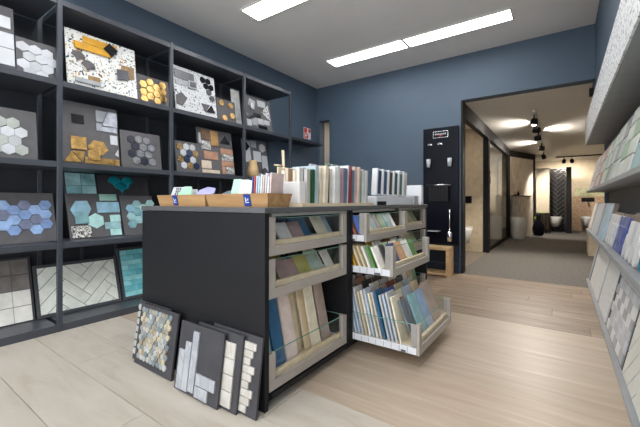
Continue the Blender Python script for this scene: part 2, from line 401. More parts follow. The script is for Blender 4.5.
# row 1, bay 2
terb = terrazzo('terrazzo_black', (214, 215, 216), [(30, 32, 38), (70, 74, 80), (24, 24, 26), (110, 112, 116)], 56, .3)
b = lb('black-speckled white terrazzo board with dark hexagons, top shelf', 1.93, 2.42, .475, 0, terb)
b.Q(1.94, 2.16, .345, .435, dgrey); b.Q(1.94, 2.10, .285, .328, greyt); b.Q(2.08, 2.18, .27, .355, greyt, lift=.009); b.Q(2.10, 2.16, .29, .335, dgrey, lift=.018)
b.P([(1.94, .075), (2.005, .066), (2.062, .155), (2.0, .205), (1.94, .165)], dkb)
for y, v in [(2.267, .41), (2.335, .412), (2.303, .35), (2.37, .35), (2.337, .29), (2.37, .226)]: b.T(hexp(.036), y, v, blk if v > .3 else dgrey, key='hexk')
b.P([(2.275, .06), (2.388, .066), (2.342, .145)], blk, lift=.009); b.P([(2.225, .145), (2.272, .058), (2.335, .148)], dkb)
b = lb('grey board with four gold hexagons on the top shelf', 2.43, 2.69, .265, 0)
for y, v in [(2.49, .215), (2.622, .208), (2.634, .092), (2.522, .045)]: b.T(hexp(.036, flat=True), y, v, gold, key='hexg', th=.01)
b = lb('narrow pale stone board behind the shelf post, top shelf', 2.705, 2.83, .45, 0, gl('pale_stone', (196, 194, 190), .5, .08), dx=-.06)
b.Q(2.72, 2.78, .10, .35, wh2)
# row 1, bay 3
b = lb('grey board of black and white geometric pieces on the top shelf', 2.835, 3.30, .42, 0)
pat = terrazzo('pattern_bw', (206, 206, 206), [(28, 28, 30), (40, 40, 44)], 70, .5)
b.P([(3.12, .246), (3.27, .15), (3.25, .36)], pat); b.P([(2.90, .30), (3.0, .25), (3.02, .36), (2.93, .38)], greyt)
b.P([(2.93, .25), (2.985, .23), (2.98, .31), (2.93, .33)], blk, lift=.009)
for y0, y1, v0, v1, m in [(2.85, 2.98, .13, .18, blk), (2.98, 3.1, .16, .21, blk), (2.86, 2.93, .03, .11, wh2), (2.94, 3.03, .05, .15, greyt), (3.05, 3.2, .025, .065, blk), (3.04, 3.14, .08, .15, wh2), (3.06, 3.2, .31, .39, greyt), (3.15, 3.25, .09, .15, wh2)]: b.Q(y0, y1, v0, v1, m)
# row 2, bay 0
b = lb('grey board of white and sage hexagons on the second shelf', .32, .848, .355, 1)
sage = gl('sage_hex', (168, 172, 166), .3, .05)
for i, (y, v) in enumerate([(.716, .252), (.645, .252), (.575, .252), (.686, .188), (.757, .188), (.615, .188), (.65, .126), (.722, .126), (.58, .126), (.687, .064), (.757, .064), (.617, .064)]):
    b.T(hexp(.0405), y, v, [wh, sage, wh2, wh, sage][(i*3+1) % 5], key='hexw2')
# row 2, bay 1
b = lb('grey board of gold and silver metal tiles on the second shelf', 1.0, 1.41, .50, 1)
b.Q(1.068, 1.152, .326, .397, blk); b.Q(1.242, 1.335, .366, .463, greyt); b.Q(1.238, 1.40, .289, .352, silver)
b.P([(1.28, .335), (1.40, .335), (1.40, .46), (1.33, .465)], silver, lift=.009)
b.Q(1.055, 1.16, .114, .217, gold, th=.012); b.P([(1.003, .008), (1.121, .012), (1.055, .1)], gold, th=.012); b.P([(1.06, .1), (1.125, .016), (1.15, .105)], gold)
b.P([(1.2, .081), (1.28, .083), (1.321, .133), (1.287, .199), (1.214, .204), (1.168, .15)], gold); b.Q(1.164, 1.252, .036, .115, gold, lift=.01)
b.Q(1.147, 1.404, .009, .06, gold); b.Q(1.341, 1.398, .186, .265, wh)
b.P([(1.37, .10), (1.40, .085), (1.40, .15)], wh)
b = lb('grey board of black and grey marble hexagons on the second shelf', 1.418, 1.772, .33, 1, dx=.02)
mb1 = gl('ink_hex', (34, 38, 50), .3, .25, 30); mb2 = gl('ash_hex', (122, 123, 127), .4, .15, 30)
for i, (y, v) in enumerate([(1.503, .256), (1.57, .262), (1.638, .258), (1.537, .196), (1.606, .194), (1.679, .195), (1.502, .13), (1.577, .132), (1.65, .132), (1.54, .066), (1.61, .067), (1.682, .066)]):
    b.T(hexp(.0365), y, v, mb1 if i in (0, 3, 6, 10) else mb2 if i not in (5,) else silver, key='hexm')
b = lb('slim black board wedged beside the shelf post, second shelf', 1.775, 1.815, .31, 1, blk, dx=-.02)
# row 2, bay 2
b = lb('grey board of gold, white and navy hexagons on the second shelf', 1.925, 2.195, .315, 1, dx=.02)
gold2 = marble('gold_marble', (176, 146, 96), (110, 84, 48), 16)
for i, (y, v) in enumerate([(1.972, .257), (2.043, .26), (2.114, .258), (2.008, .198), (2.073, .194), (2.148, .2), (1.97, .13), (2.042, .132), (2.112, .13), (2.006, .068), (2.074, .067), (2.148, .068)]):
    b.T(hexp(.037), y, v, [gold2, wh, wh2, wh, navy, gold2, gold2, navy, wh, wh, gold2, navy][i], key='hexn')
b = lb('grey board of wood, brick and stone swatches on the second shelf', 2.2, 2.665, .505, 1)
brk = gl('brick_tile', (176, 132, 106), .6, .12); wd1 = gl('umber_tile', (112, 86, 62), .5, .2); wd2 = gl('honey_tile', (176, 136, 84), .5, .15)
tergr = terrazzo('terrazzo_grey', (176, 174, 172), [(80, 80, 82), (120, 116, 110), (225, 225, 222)], 60, .5); peach = gl('beige_tile', (206, 190, 168), .5, .08)
b.Q(2.215, 2.24, .33, .44, wh2)
for y0, y1, v0, v1, m in [(2.248, 2.36, .378, .487, wd1), (2.366, 2.468, .32, .488, wd2), (2.242, 2.36, .268, .36, tergr), (2.265, 2.445, .163, .25, brk), (2.225, 2.348, .058, .145, peach), (2.225, 2.45, .012, .048, peach), (2.488, 2.66, .245, .305, brk), (2.492, 2.66, .166, .24, tergr), (2.486, 2.66, .10, .16, brk), (2.49, 2.535, .015, .095, brk), (2.54, 2.66, .02, .095, tergr)]: b.Q(y0, y1, v0, v1, m)
b.P([(2.49, .36), (2.63, .36), (2.57, .46)], blk)
# row 2, bay 3
b = lb('grey board of white squares and black diamonds on the second shelf', 2.89, 3.325, .495, 1, dx=-.08)
b.Q(2.90, 3.02, .20, .47, wh2); b.P([(2.948, .339), (3.006, .4), (2.95, .458), (2.903, .395)], blk, lift=.009)
b.Q(3.036, 3.13, .40, .488, greyt); b.T(hexp(.06), 3.235, .41, wh2); b.Q(3.07, 3.2, .22, .355, wh); b.Q(3.0, 3.06, .05, .2, wh2); b.Q(3.21, 3.31, .10, .31, wh2)
b.T(hexp(.05), 3.24, .1, dgrey, lift=.009); b.Q(3.09, 3.18, .08, .19, dgrey); b.Q(3.08, 3.2, .02, .07, wh2)
vz = tag(obj('vase', lathe_me([(.045, 0), (.064, .03), (.068, .09), (.055, .14), (.047, .17), (.052, .2), (.045, .205)]), wood('beech_pale', [(.3, (190, 158, 112)), (.7, (214, 186, 142))], (6, 6, 1)), None, (-3.06, 2.93, 1.2475)), 'pale wooden vase beside the black and white board, second shelf', 'vase')
# row 3, bay 0
blu = [gl('denim_hex', (126, 152, 196), .3, .1, 20), gl('slate_blue_hex', (112, 118, 142), .35, .1, 20), gl('sky_hex', (146, 174, 214), .3, .1, 20)]
b = lb('grey board of denim-blue hexagons on the third shelf', .32, 1.003, .385, 2)
rows = {.287: (.82, .945, .695), .249: (.755, .88, .632), .212: (.818, .942, .695), .174: (.753, .883, .632), .136: (.818, .943, .695), .096: (.75, .88, .632)}
k = 0
for v, ys in rows.items():
    for y in ys:
        if y > .5: b.T(hexp(.042, flat=True, sz=.98), y, v, blu[(k*5+int(v*100)) % 3], key='hexb'); k += 1
# row 3, bay 1
tq = [gl('aqua_glaze', (134, 180, 186), .2, .14), gl('teal_pale_glaze', (160, 200, 204), .2, .12), gl('teal_deep_glaze', (22, 128, 140), .15, .25), gl('mint_glaze', (184, 226, 222), .2, .08), gl('steel_aqua_glaze', (146, 192, 212), .25, .1)]
b = lb('dark board of four glossy aqua squares rising behind the mixed aqua board', 1.095, 1.342, .572, 2, board_d, dx=-.03)
for i in range(2):
    for j in range(2): b.Q(1.11+i*.112, 1.219+i*.112, .348+j*.112, .457+j*.112, tq[(i+j) % 2 if (i, j) != (0, 1) else 1])
b = lb('grey board of mixed aqua tiles and a speckled swatch on the third shelf', 1.09, 1.49, .387, 2)
b.P([(1.141, .172), (1.222, .172), (1.262, .25), (1.236, .322), (1.15, .319), (1.108, .248)], tq[4]); b.Q(1.133, 1.228, .122, .222, tq[0], lift=.009)
b.Q(1.102, 1.242, .006, .106, terrazzo('speckle_bw', (222, 220, 214), [(60, 58, 56), (110, 106, 100), (30, 30, 30)], 110, .62)); b.T(hexp(.068), 1.286, .144, tq[3])
b.Q(1.336, 1.474, .323, .384, gl('sea_green_glaze', (142, 184, 170), .2, .08)); b.Q(1.306, 1.488, .215, .311, tq[4])
b.Q(1.40, 1.485, .13, .192, tq[3]); b.Q(1.352, 1.48, .068, .128, tq[1]); b.Q(1.388, 1.478, .008, .066, tq[3])
b = lb('dark board with three deep teal fan tiles on the third shelf', 1.35, 1.80, .57, 2, board_d, dx=-.03)
for y, v in ((1.493, .502), (1.609, .502), (1.551, .443)): b.T(fanp(.113), y, v, tq[2], th=.008 if v > .48 else .010)
b = lb('grey board of pale aqua hexagons on the third shelf', 1.50, 1.80, .375, 2, dx=.012)
for i, (y, v) in enumerate([(1.642, .29), (1.579, .25), (1.706, .254), (1.642, .215), (1.577, .175), (1.706, .178), (1.77, .295), (1.577, .1), (1.642, .14), (1.77, .215)]): b.T(hexp(.0415, flat=True), y, v, [tq[1], tq[0], tq[3], tq[4]][(i*3) % 4], key='hexb')
# row 4
frm = plain('frame_grey', (74, 74, 78), .5)
b = lb('framed board of taupe and cream square tiles on the bottom shelf', .30, .885, .49, 3, frm)
tp = gl('taupe_square', (128, 122, 118), .35, .12); cr = gl('cream_square', (242, 238, 230), .3, .05)
for r, v in enumerate((.0, .118, .236, .354)):
    for y in (.763, .653, .543, .433, .323): b.Q(y, min(y+.107, .868), v+.004, v+.118, [cr, cr, tp, tp][r])
b = lb('framed herringbone board of pale celadon planks on the bottom shelf', .892, 1.50, .41, 3, plain('grout_dark', (62, 62, 60), .8), frame=(.022, frm), dx=.015)
cel = gl('celadon_plank', (238, 240, 230), .3, .05)
def clip(poly, x0, x1, z0, z1):
    for ax, val, sg in ((0, x0, 1), (0, x1, -1), (1, z0, 1), (1, z1, -1)):
        out = []
        for i in range(len(poly)):
            p, q = poly[i], poly[(i+1) % len(poly)]; dp, dq = (p[ax]-val)*sg, (q[ax]-val)*sg
            if dp >= 0: out.append(p)
            if dp*dq < 0: t = dp/(dp-dq); out.append((p[0]+t*(q[0]-p[0]), p[1]+t*(q[1]-p[1])))
        poly = out
        if len(poly) < 3: return None
    return poly
def herring(B, x0, x1, z0, z1, W, L, mat, gap=.003, ang=45, ox=0, oz=0, name='plank_tile'):
    c, s_ = math.cos(R(ang)), math.sin(R(ang)); n = int(L/W)
    for i in range(-14, 15):
        for j in range(-14, 15):
            if (i-j) % (2*n) == 0: r = (i*W, j*W, L, W)          # horizontal piece
            elif (i-j) % (2*n) == 2*n-1: r = (i*W, j*W, W, L)  # vertical piece
            else: continue
            x, z, w_, h_ = r
            p = [(x+gap/2, z+gap/2), (x+w_-gap/2, z+gap/2), (x+w_-gap/2, z+h_-gap/2), (x+gap/2, z+h_-gap/2)]
            p = [(a*c-q*s_+ox, a*s_+q*c+oz) for a, q in p]
            p = clip(p, x0, x1, z0, z1)
            if p:
                cx = sum(a for a, _ in p)/len(p); cz = sum(q for _, q in p)/len(p)
                if max(a for a, _ in p)-min(a for a, _ in p) > .012: B.tile([(a-cx, q-cz) for a, q in p], cx, cz, mat if not isinstance(mat, list) else mat[(i+j) % len(mat)], name=name, th=.007)
herring(b, -.281, .281, .024, .386, .082, .246, cel, .004, 45, .07, .1)
b = lb('framed board of turquoise glass strips on the bottom shelf', 1.515, 2.1, .48, 3, plain('grout_teal', (60, 110, 116), .6), frame=(.022, frm), dx=.015)
tqs = [gl('turq_strip_a', (128, 210, 218), .1, .08), gl('turq_strip_b', (158, 228, 232), .1, .08), gl('turq_strip_c', (104, 186, 198), .1, .08)]
for r in range(9):
    v = .025+r*.048; y = 1.54-(r % 3)*.06
    while y < 2.078:
        a, e = max(y, 1.538), min(y+.178, 2.077)
        if e-a > .015: b.Q(a, e, v, v+.046, tqs[(r*2+int(y*11)) % 3])
        y += .18

# ------------------------------------------------------------------ island
IX1, IX0, IY0, IY1 = -1.09, -2.15, 1.115, 3.38
TOP = .925
ep = thing('cabinet_end_panel', 'large plain anthracite end panel of the island', 'cabinet panel', (IX0/2+IX1/2, IY0, 0))
obj('panel', box_me((IX0-IX1)/2, (IX1-IX0)/2, 0, .022, 0, .897, .001), island_m, ep)
obj('rear_panel', box_me((IX0-IX1)/2, (IX0-IX1)/2+.02, .023, IY1-IY0, 0, .897), island_m, ep)
ct = tag(obj('worktop', box_me(-.535, .535, 0, 2.27, -.026, 0, .002), top_m, None, (-1.62, IY0-.005, TOP)), 'long thin grey worktop covering the island', 'worktop')
def glass_pane(parent, a, name='glass_pane'):
    x0, x1, y0, y1, z0, z1 = a
    o = obj(name, boxes_me([(x0, x1, y0, y1, z0, z1-.003)]), glass, parent)
    e = obj('glass_edge', boxes_me([(x0, x1, y0, y1, z1-.003, z1)]), glass_e, parent)
    return o
ROWS = [(.700, .880), (.502, .685), (.075, .250)]
cols = [(1.138, 1.868, 1.840), (1.880, 2.625, 2.598), (2.637, 3.38, 3.352)]
pull = [[0, 0, 0], [.10, .275, .435], [0, 0, .0]]
names = ['first', 'middle', 'last']
units = []
for ci, (y0, y1, ye) in enumerate(cols):
    u = thing('drawer_cabinet', ['anthracite drawer cabinet next to the plain end panel, all drawers shut', 'middle anthracite drawer cabinet with three drawers pulled out', 'anthracite drawer cabinet at the island end near the wooden bench'][ci], 'cabinet', (IX1-.26, (y0+y1)/2, 0))
    ox, oy = IX1-.26, (y0+y1)/2
    def ub(name, b, m, bev=0, par=None):
        return obj(name, box_me(b[0]-ox, b[1]-ox, b[2]-oy, b[3]-oy, b[4], b[5], bev), m, par or u)
    XB = IX1-.52
    if ci == 0: ub('side_panel', (XB, IX1, y0, y0+.004, .05, .897), island_m)
    else: ub('side_panel', (XB, IX1, y0, y0+.026, .05, .897), island_m)
    ub('side_panel', (XB, IX1, y1-.026, y1, .05 if ci < 2 else 0, .897), island_m)
    ub('back_panel', (XB-.012, XB, y0, y1, .05, .897), char_d)
    ub('bottom_panel', (XB, IX1, y0+.027, y1-.027, .045, .066), island_m)
    ub('plinth', (XB, IX1-.05, y0+.02, y1-.0, 0, .044), black_t)
    ub('top_rail', (IX1-.03, IX1-.004, y0+.027, y1-.027, .882, .897), rail_m)
    ya, yb = y0+(.008 if ci == 0 else .03), y1-.03
    for ri, (z0, z1) in enumerate(ROWS):
        p = pull[ci][ri]; xf = IX1+p-.004; dep = .50; sw = .05
        d = thing('drawer', '', '')
        for q in ('label', 'category'): del d[q]
        d.name = 'drawer'; d.parent = u; d.location = (xf-ox, 0, 0)
        def db(name, b, m, bev=0):
            return obj(name, box_me(b[0], b[1], b[2]-oy, b[3]-oy, b[4], b[5], bev), m, d)
        db('front_rail', (-.018, 0, ya, yb, z0, z0+.045), taupe, .001)
        db('stile', (-.018, 0, ya, ya+sw-.005, z0+.0455, z1), taupe, .001)
        db('stile', (-.018, 0, yb-sw+.005, yb, z0+.0455, z1), taupe, .001)
        db('side_plate', (-.05, -.019, ya, ya+.012, z0+.046, z1), plain('taupe_side', (158, 154, 150), .4, metal=.2), .001)
        db('side_plate', (-.05, -.019, yb-.012, yb, z0+.046, z1), MATS['taupe_side'], .001)
        db('side_rail', (-dep, -.019, ya, ya+.014, z0+.002, z0+.042), white_m, .001)
        db('side_rail', (-dep, -.019, yb-.014, yb, z0+.002, z0+.042), white_m, .001)
        if p > .05:
            for k in range(1, int(dep/.05)):
                db('rail_mark', (-.02-k*.05-.002, -.02-k*.05, ya-.0006, ya+.0002, z0+.006, z0+.038), dgrey)
            db('rail_clip', (-.12 if ri < 2 else -.11, -.08, ya-.0015, ya-.0007, z0+.004, z0+.016), dgrey)
        db('drawer_floor', (-dep, -.02, ya+.015, yb-.015, z0+.014, z0+.03), pine)
        db('wood_lip', (-.045, -.024, ya+.016, yb-.016, z0+.031, z0+.068), pine, .002)
        db('rear_rail', (-dep-.012, -dep-.001, ya, yb, z0, z1), white_m)
        glass_pane(d, (-.0235, -.0190, ya+sw-.005-oy, yb-sw+.005-oy, z0+.047, z1-.006))
        if ri == 2:
            glass_pane(d, (-dep, -.051, ya+.004-oy, ya+.009-oy, z0+.043, z1))
            glass_pane(d, (-dep, -.051, yb-.009-oy, yb-.004-oy, z0+.043, z1))
            db('grooved_block', (-dep+.03, -.05, ya+.018, yb-.018, z0+.031, z0+.042), pine)
    units.append((u, ya, yb))

# samples standing in the drawers
SC = dict(white=(214, 210, 204), cream=(214, 204, 182), mauve=(150, 124, 124), blue=(36, 90, 128), grey_blue=(150, 164, 168), olive=(158, 152, 82), grey_green=(140, 160, 148),
 pinkish=(206, 190, 184), taupe=(150, 134, 124), beige=(196, 180, 150), mustard=(190, 150, 50), brown=(112, 80, 56), green=(86, 128, 70), sage=(140, 166, 134), navy=(40, 56, 110), tan=(186, 138, 96),
 teal=(126, 162, 168), steel_blue=(132, 152, 178), pale_grey=(182, 182, 184), pale_blue=(176, 186, 200), dark=(52, 48, 48), terracotta=(166, 106, 84), royal_blue=(62, 98, 168), pale_yellow=(214, 204, 156), rust=(120, 60, 40), walnut=(84, 66, 56), sand=(204, 186, 156), ivory=(222, 216, 202), stone=(166, 160, 150), clay=(152, 112, 92), fog=(196, 200, 202), slate=(96, 104, 112), charcoal=(64, 64, 68))
SC = {k: tuple(min(240, v*1.1) for v in c) for k, c in SC.items()}
def sm(c): return gl('sample_'+c, SC[c], .4, .07, 16)
WORD = {k: k.replace('_', ' ') for k in SC}
where = {(0, 0): 'top drawer by the end panel', (0, 1): 'second drawer by the end panel', (0, 2): 'bottom drawer by the end panel', (1, 0): 'slightly open top drawer', (1, 1): 'half-open second drawer', (1, 2): 'fully pulled-out bottom drawer', (2, 0): 'top drawer at the island end', (2, 1): 'second drawer at the island end', (2, 2): 'bottom drawer at the island end'}
cnt = {}
def sample(c, ci, ri, x, y, wd, h, tilt=33, th=.009, pos='', white_edge=False):
    z = ROWS[ri][0]+(.045 if ri == 2 else .034)
    if tilt > 20: z += .004
    key = (c, ci, ri, pos)
    a = {'white': 'white', 'dark': 'dark patterned'}.get(c, WORD[c])
    lab = f'{a} tile sample {pos} in the {where[(ci, ri)]}'.replace('  ', ' ')
    o = obj('tile_sample', box_me(-wd/2, wd/2, 0, th, 0, h, .001), sm(c), None, (x, y, z), (R(-tilt), 0, R(90)))
    if pos == 'along the open side': o['lane'] = f'{ci}{ri}'; o['hue'] = a
    tag(o, lab, 'tile sample', f'tile samples {pos} in the {where[(ci, ri)]}'.replace('  ', ' '))
    return o
X0 = IX1-.055
for c, ya, yb, h, dx in [('white', 1.325, 1.425, .125, 0), ('mauve', 1.43, 1.53, .125, 0), ('blue', 1.475, 1.62, .15, -.02), ('cream', 1.66, 1.765, .15, 0), ('grey_blue', 1.77, 1.845-.03, .15, 0)]:
    sample(c, 0, 0, X0+dx, (ya+yb)/2-.03, yb-ya, h, 33, pos='behind the glass')
for c, ya, yb, h, dx in [('cream', 1.21, 1.29, .14, 0), ('mauve', 1.32, 1.47, .125, 0), ('olive', 1.475, 1.585, .13, 0), ('grey_green', 1.588, 1.70, .15, 0), ('ivory', 1.70, 1.73, .13, -.02), ('white', 1.735, 1.815, .13, 0)]:
    sample(c, 0, 1, X0+dx, (ya+yb)/2-.02, yb-ya, h, 33, pos='behind the glass')
for k, (c, y) in enumerate([('taupe', 1.25), ('olive', 1.38), ('dark', 1.55), ('cream', 1.70)]): sample(c, 0, 1, X0-.07, y, .1, .14, 33, pos='in the rear row')
for c, y, wd, h, dx in [('teal', 1.215, .05, .30, .0), ('blue', 1.29, .075, .345, 0), ('pinkish', 1.385, .085, .345, 0), ('cream', 1.60, .078, .345, 0), ('taupe', 1.70, .08, .345, 0)]:
    sample(c, 0, 2, X0, y, wd, h, 12.5, .012, pos='behind the glass')
for c, y, dx, h in [('rust', 1.27, -.04, .34), ('dark', 1.28, -.08, .34), ('mauve', 1.36, -.03, .34), ('walnut', 1.37, -.07, .35), ('beige', 1.48, -.05, .35), ('sand', 1.57, -.03, .345), ('cream', 1.56, -.08, .36), ('taupe', 1.68, -.05, .35), ('ivory', 1.62, -.12, .37), ('stone', 1.50, -.12, .37)]:
    sample(c, 0, 2, X0+dx, y, .08, h, 12.5, .011, pos='in the rear rows')
# middle column
xo = [IX1+p-.055 for p in pull[1]]
yl = 1.965
for i, c in enumerate(['terracotta', 'royal_blue']): sample(c, 1, 0, xo[0]-.03+i*.035, yl, .08, .14, 25, .012, pos='along the open side')
for c, y, wd in [('pale_yellow', 2.065, .105), ('grey_blue', 2.165, .08), ('taupe', 2.24, .06), ('sage', 2.325, .09), ('teal', 2.43, .09), ('white', 2.51, .05)]: sample(c, 1, 0, xo[0], y, wd, .145, 30, pos='behind the glass')
for i, c in enumerate(['white', 'green', 'ivory', 'beige', 'sand', 'mustard', 'brown', 'cream']): sample(c, 1, 1, xo[1]-.035-i*.034, yl, .08, .145, 24, .014, pos='along the open side')
for c, y, wd in [('dark', 2.035, .045), ('navy', 2.12, .1), ('tan', 2.24, .1), ('white', 2.36, .1), ('green', 2.47, .08)]: sample(c, 1, 1, xo[1]-(.02 if c == 'dark' else 0), y, wd, .15, 24, .012, pos='behind the glass')
for j, y in enumerate((2.15, 2.3, 2.45)):
    for i, c in enumerate([['sage', 'white', 'mustard'], ['cream', 'rust', 'ivory'], ['grey_green', 'fog', 'green']][j]): sample(c, 1, 1, xo[1]-.06-i*.05, y, .11, .15+.006*i, 24, .012, pos='in the rear rows')
seq = ['cream', 'pale_grey', 'pale_blue', 'pale_grey', 'blue', 'pale_grey', 'cream', 'pale_blue', 'white', 'beige', 'pale_grey', 'pale_blue', 'pale_blue', 'pale_grey', 'white']
for i, c in enumerate(seq): sample(c, 1, 2, xo[2]-.06-i*.025, 1.975, .105, .268+.012*((i*5) % 3), 14, .011, pos='along the open side')
for c, y, wd in [('brown', 2.06, .03), ('slate', 2.0, .06), ('teal', 2.165, .115), ('steel_blue', 2.30, .115), ('taupe', 2.455, .15)]: sample(c, 1, 2, xo[2]+(.0 if c != 'brown' else -.02), y, wd, .25 if c != 'taupe' else .275, 22, .012, pos='behind the glass')
for j, y in enumerate((2.12, 2.27, 2.42)):
    for i in range(6):
        c = [['cream', 'royal_blue', 'taupe', 'white', 'dark', 'clay'], ['pale_blue', 'beige', 'rust', 'pale_grey', 'walnut', 'fog'], ['sand', 'grey_blue', 'charcoal', 'ivory', 'stone', 'slate']][j][i]
        sample(c, 1, 2, xo[2]-.085-i*.052, y, .12, .27+.01*i, 18, .012, pos='in the rear rows')
for i, (y, c) in enumerate([(2.08, 'pale_grey'), (2.18, 'taupe'), (2.28, 'dark'), (2.39, 'charcoal'), (2.5, 'white')]): sample(c, 1, 2, xo[2]-.40, y, .07, .33, 14, .012, pos='in the last row')
# island end column
for ri in range(3):
    for k, (c, y) in enumerate([('cream', 2.78), ('dark', 2.9), ('white', 3.02), ('beige', 3.14), ('sage', 3.25)]):
        sample(c, 2, ri, X0, y, .1, [.14, .14, .3][ri], [30, 30, 14][ri], pos='behind the glass')

# look-alike samples of one drawer are told apart by their neighbours
def neighbours(objs, kinds, make):
    for i, o in enumerate(objs):
        if kinds.count(kinds[i]) > 1:
            p = kinds[i-1] if i else None; n = kinds[i+1] if i+1 < len(kinds) else None
            o['label'] = make(kinds[i], f'between {p} and {n} ones' if p and n else f'beside the {p or n} one')
SHORT = {(1, 0): 'the open top drawer', (1, 1): 'the half-open drawer', (1, 2): 'the open bottom drawer'}
LANES = {}
for o in C.objects:
    if 'lane' in o: LANES.setdefault(o['lane'], []).append(o)
for k, os_ in LANES.items():
    ci, ri = int(k[0]), int(k[1]); neighbours(os_, [o['hue'] for o in os_], lambda c, q: f'{c} tile sample {q} in {SHORT[(ci, ri)]}')
    for o in os_: del o['lane']; del o['hue']

# ------------------------------------------------------------------ things on the worktop
boxoak = wood('oak_box', [(.3, (150, 112, 72)), (.7, (188, 150, 104))], (1.5, 12, 12), .5, tone=.06)
def sample_box(x0, x1, label):
    L = x1-x0; t = thing('sample_box', label, 'box', ((x0+x1)/2, 1.235, TOP))
    h, fl_, d = .066, .012, .075; th = .012
    def tr(y0, y1, yt0, yt1, a=L/2, at=L/2+fl_):
        vs = [(-a, y0, 0), (a, y0, 0), (a, y1, 0), (-a, y1, 0), (-at, yt0, h), (at, yt0, h), (at, yt1, h), (-at, yt1, h)]
        return me_of(None, vs, [(3, 2, 1, 0), (4, 5, 6, 7), (0, 1, 5, 4), (1, 2, 6, 5), (2, 3, 7, 6), (3, 0, 4, 7)])
    obj('front_board', tr(-d, -d+th, -d-.014, -d+th-.014), boxoak, t)
    obj('rear_board', tr(d-th, d, d-th+.014, d+.014), boxoak, t)
    for s in (-1, 1):
        a0, a1 = s*(L/2), s*(L/2-th)
        lo, hi = min(a0, a1), max(a0, a1)
        f = s*fl_
        vs = [(lo, -d+th, 0), (hi, -d+th, 0), (hi, d-th, 0), (lo, d-th, 0), (lo+f, -d+th-.0135, h), (hi+f, -d+th-.0135, h), (hi+f, d-th+.0135, h), (lo+f, d-th+.0135, h)]
        obj('end_board', me_of(None, vs, [(3, 2, 1, 0), (4, 5, 6, 7), (0, 1, 5, 4), (1, 2, 6, 5), (2, 3, 7, 6), (3, 0, 4, 7)]), boxoak, t)
    obj('base_board', box_me(-L/2+th, L/2-th, -d+th, d-th, 0, .01), boxoak, t)
    return t
sbA = sample_box(-2.025, -1.578, 'oak sample box with green and violet hexagon tiles standing in it')
sbB = sample_box(-1.548, -1.115, 'oak sample box full of small brochures at the worktop corner')
tagm = plain('tag_blue', (26, 58, 140), .4)
for t, x in ((sbA, -.045), (sbB, .09)):
    k = obj('label_tag', box_me(-.0225, .0225, -.002, 0, -.029, .029), tagm, t, (x, -.0843, .034), (R(11.9), 0, 0))
    obj('emblem', boxes_me([(-.012, -.007, -.003, -.002, -.012, .014), (-.012, .012, -.003, -.002, -.013, -.009), (-.007, .010, -.003, -.002, -.001, .003), (.006, .010, -.003, -.002, -.001, .01)]), white_m, k)
# tiles in box A
mint = gl('mint_hex', (160, 200, 176), .35, .05); lil = gl('lilac_hex', (154, 152, 202), .4, .08)
def hextile(name, label, x, y, z, r, mat, rot, th=.009, group=None, poly=None):
    o = obj(name, prism_me(poly or hexp(r, flat=True), -th/2, th/2), mat, None, (x, y, z), rot); return tag(o, label, 'tile', group)
pw = [(-.05, -.05), (.06, -.05), (.05, .05), (-.04, .05)]
t = hextile('tile', 'white tile with black hatching standing in the oak box', -1.93, 1.21, TOP+.068, .06, wh, (R(-20), 0, R(8)), poly=pw)
for i in range(5):
    for j in range(3): obj('hatch_mark', box_me(-.004, .004, -.0008, 0, -.008, .008), blk, t, (-.005+j*.016, -.0047, -.034+i*.018), (0, R(-20), 0))
hextile('tile', 'white tile behind the mint hexagon in the oak box', -1.855, 1.272, TOP+.066, .045, wh, (R(-22), 0, R(6)))
hextile('hexagon_tile', 'mint green hexagon tile standing in the oak box', -1.835, 1.205, TOP+.068, .062, mint, (R(-25), 0, R(5)))
from mathutils import Euler
def fan_stack(n, name, label, base, r, mat, rot, dx, group):
    nv = Euler(rot).to_matrix() @ Vector((0, -1, 0))
    for i in range(n):
        p = Vector(base) + nv*.0105*i + Vector((dx*i, 0, 0)); hextile(name, label, p.x, p.y, p.z, r, mat, rot, group=group)
fan_stack(5, 'hexagon_tile', 'lilac hexagon tile leaning in a fan beside the mint one', (-1.70, 1.248, TOP+.046), .055, lil, (R(-58), R(8), R(12)), .008, 'lilac hexagons in the oak box')
hextile('tile', 'white square tile lying low in the oak box', -1.785, 1.225, TOP+.05, .04, wh, (R(-60), 0, R(20)))
fan_stack(4, 'tile', 'slate blue tile lying low in the corner oak box', (-1.493, 1.245, TOP+.04), .04, gl('slate_tile2', (112, 122, 134), .5, .1), (R(-62), 0, R(8)), .004, 'slate tiles in the corner oak box')
# brochures in box B
br = [('mint', (168, 204, 184)), ('cream', (224, 222, 204)), ('cream', (224, 222, 204)), ('pale green', (190, 210, 190)), ('white', (226, 228, 228)), ('royal blue', (60, 96, 160)), ('red', (186, 70, 62)), ('pale blue', (186, 204, 218)), ('pale blue', (186, 204, 218)), ('white', (226, 228, 228)), ('beige', (206, 188, 170)), ('lavender', (206, 204, 216)), ('white', (226, 228, 228)), ('pink', (206, 184, 180))]
brs = []
for i, (n, c) in enumerate(br):
    m = plain('paper_'+n.replace(' ', '_'), c, .6, var=.05, scale=25)
    h = .14-.022*abs(math.sin(i*1.7)); tl = -8 - (i % 4)*4
    if i < 5:
        o = obj('brochure', box_me(-.026, .026, -.004, .004, 0, h, .001), m, None, (-1.405+.03*i, 1.20+.02*(i % 2), TOP+.0125), (R(-18), 0, R(8)))
    else:
        o = obj('brochure', box_me(-.004, .004, -.045, .045, 0, h+.015, .001), m, None, (-1.262+.0155*(i-5), 1.24, TOP+.0125), (0, R(4), 0))
    tag(o, f'{n} brochure standing in the corner oak box', 'brochure', 'brochures in the corner oak box'); brs.append(o)
neighbours(brs, [q[0] for q in br], lambda c, q: f'{c} brochure {q} in the corner oak box')
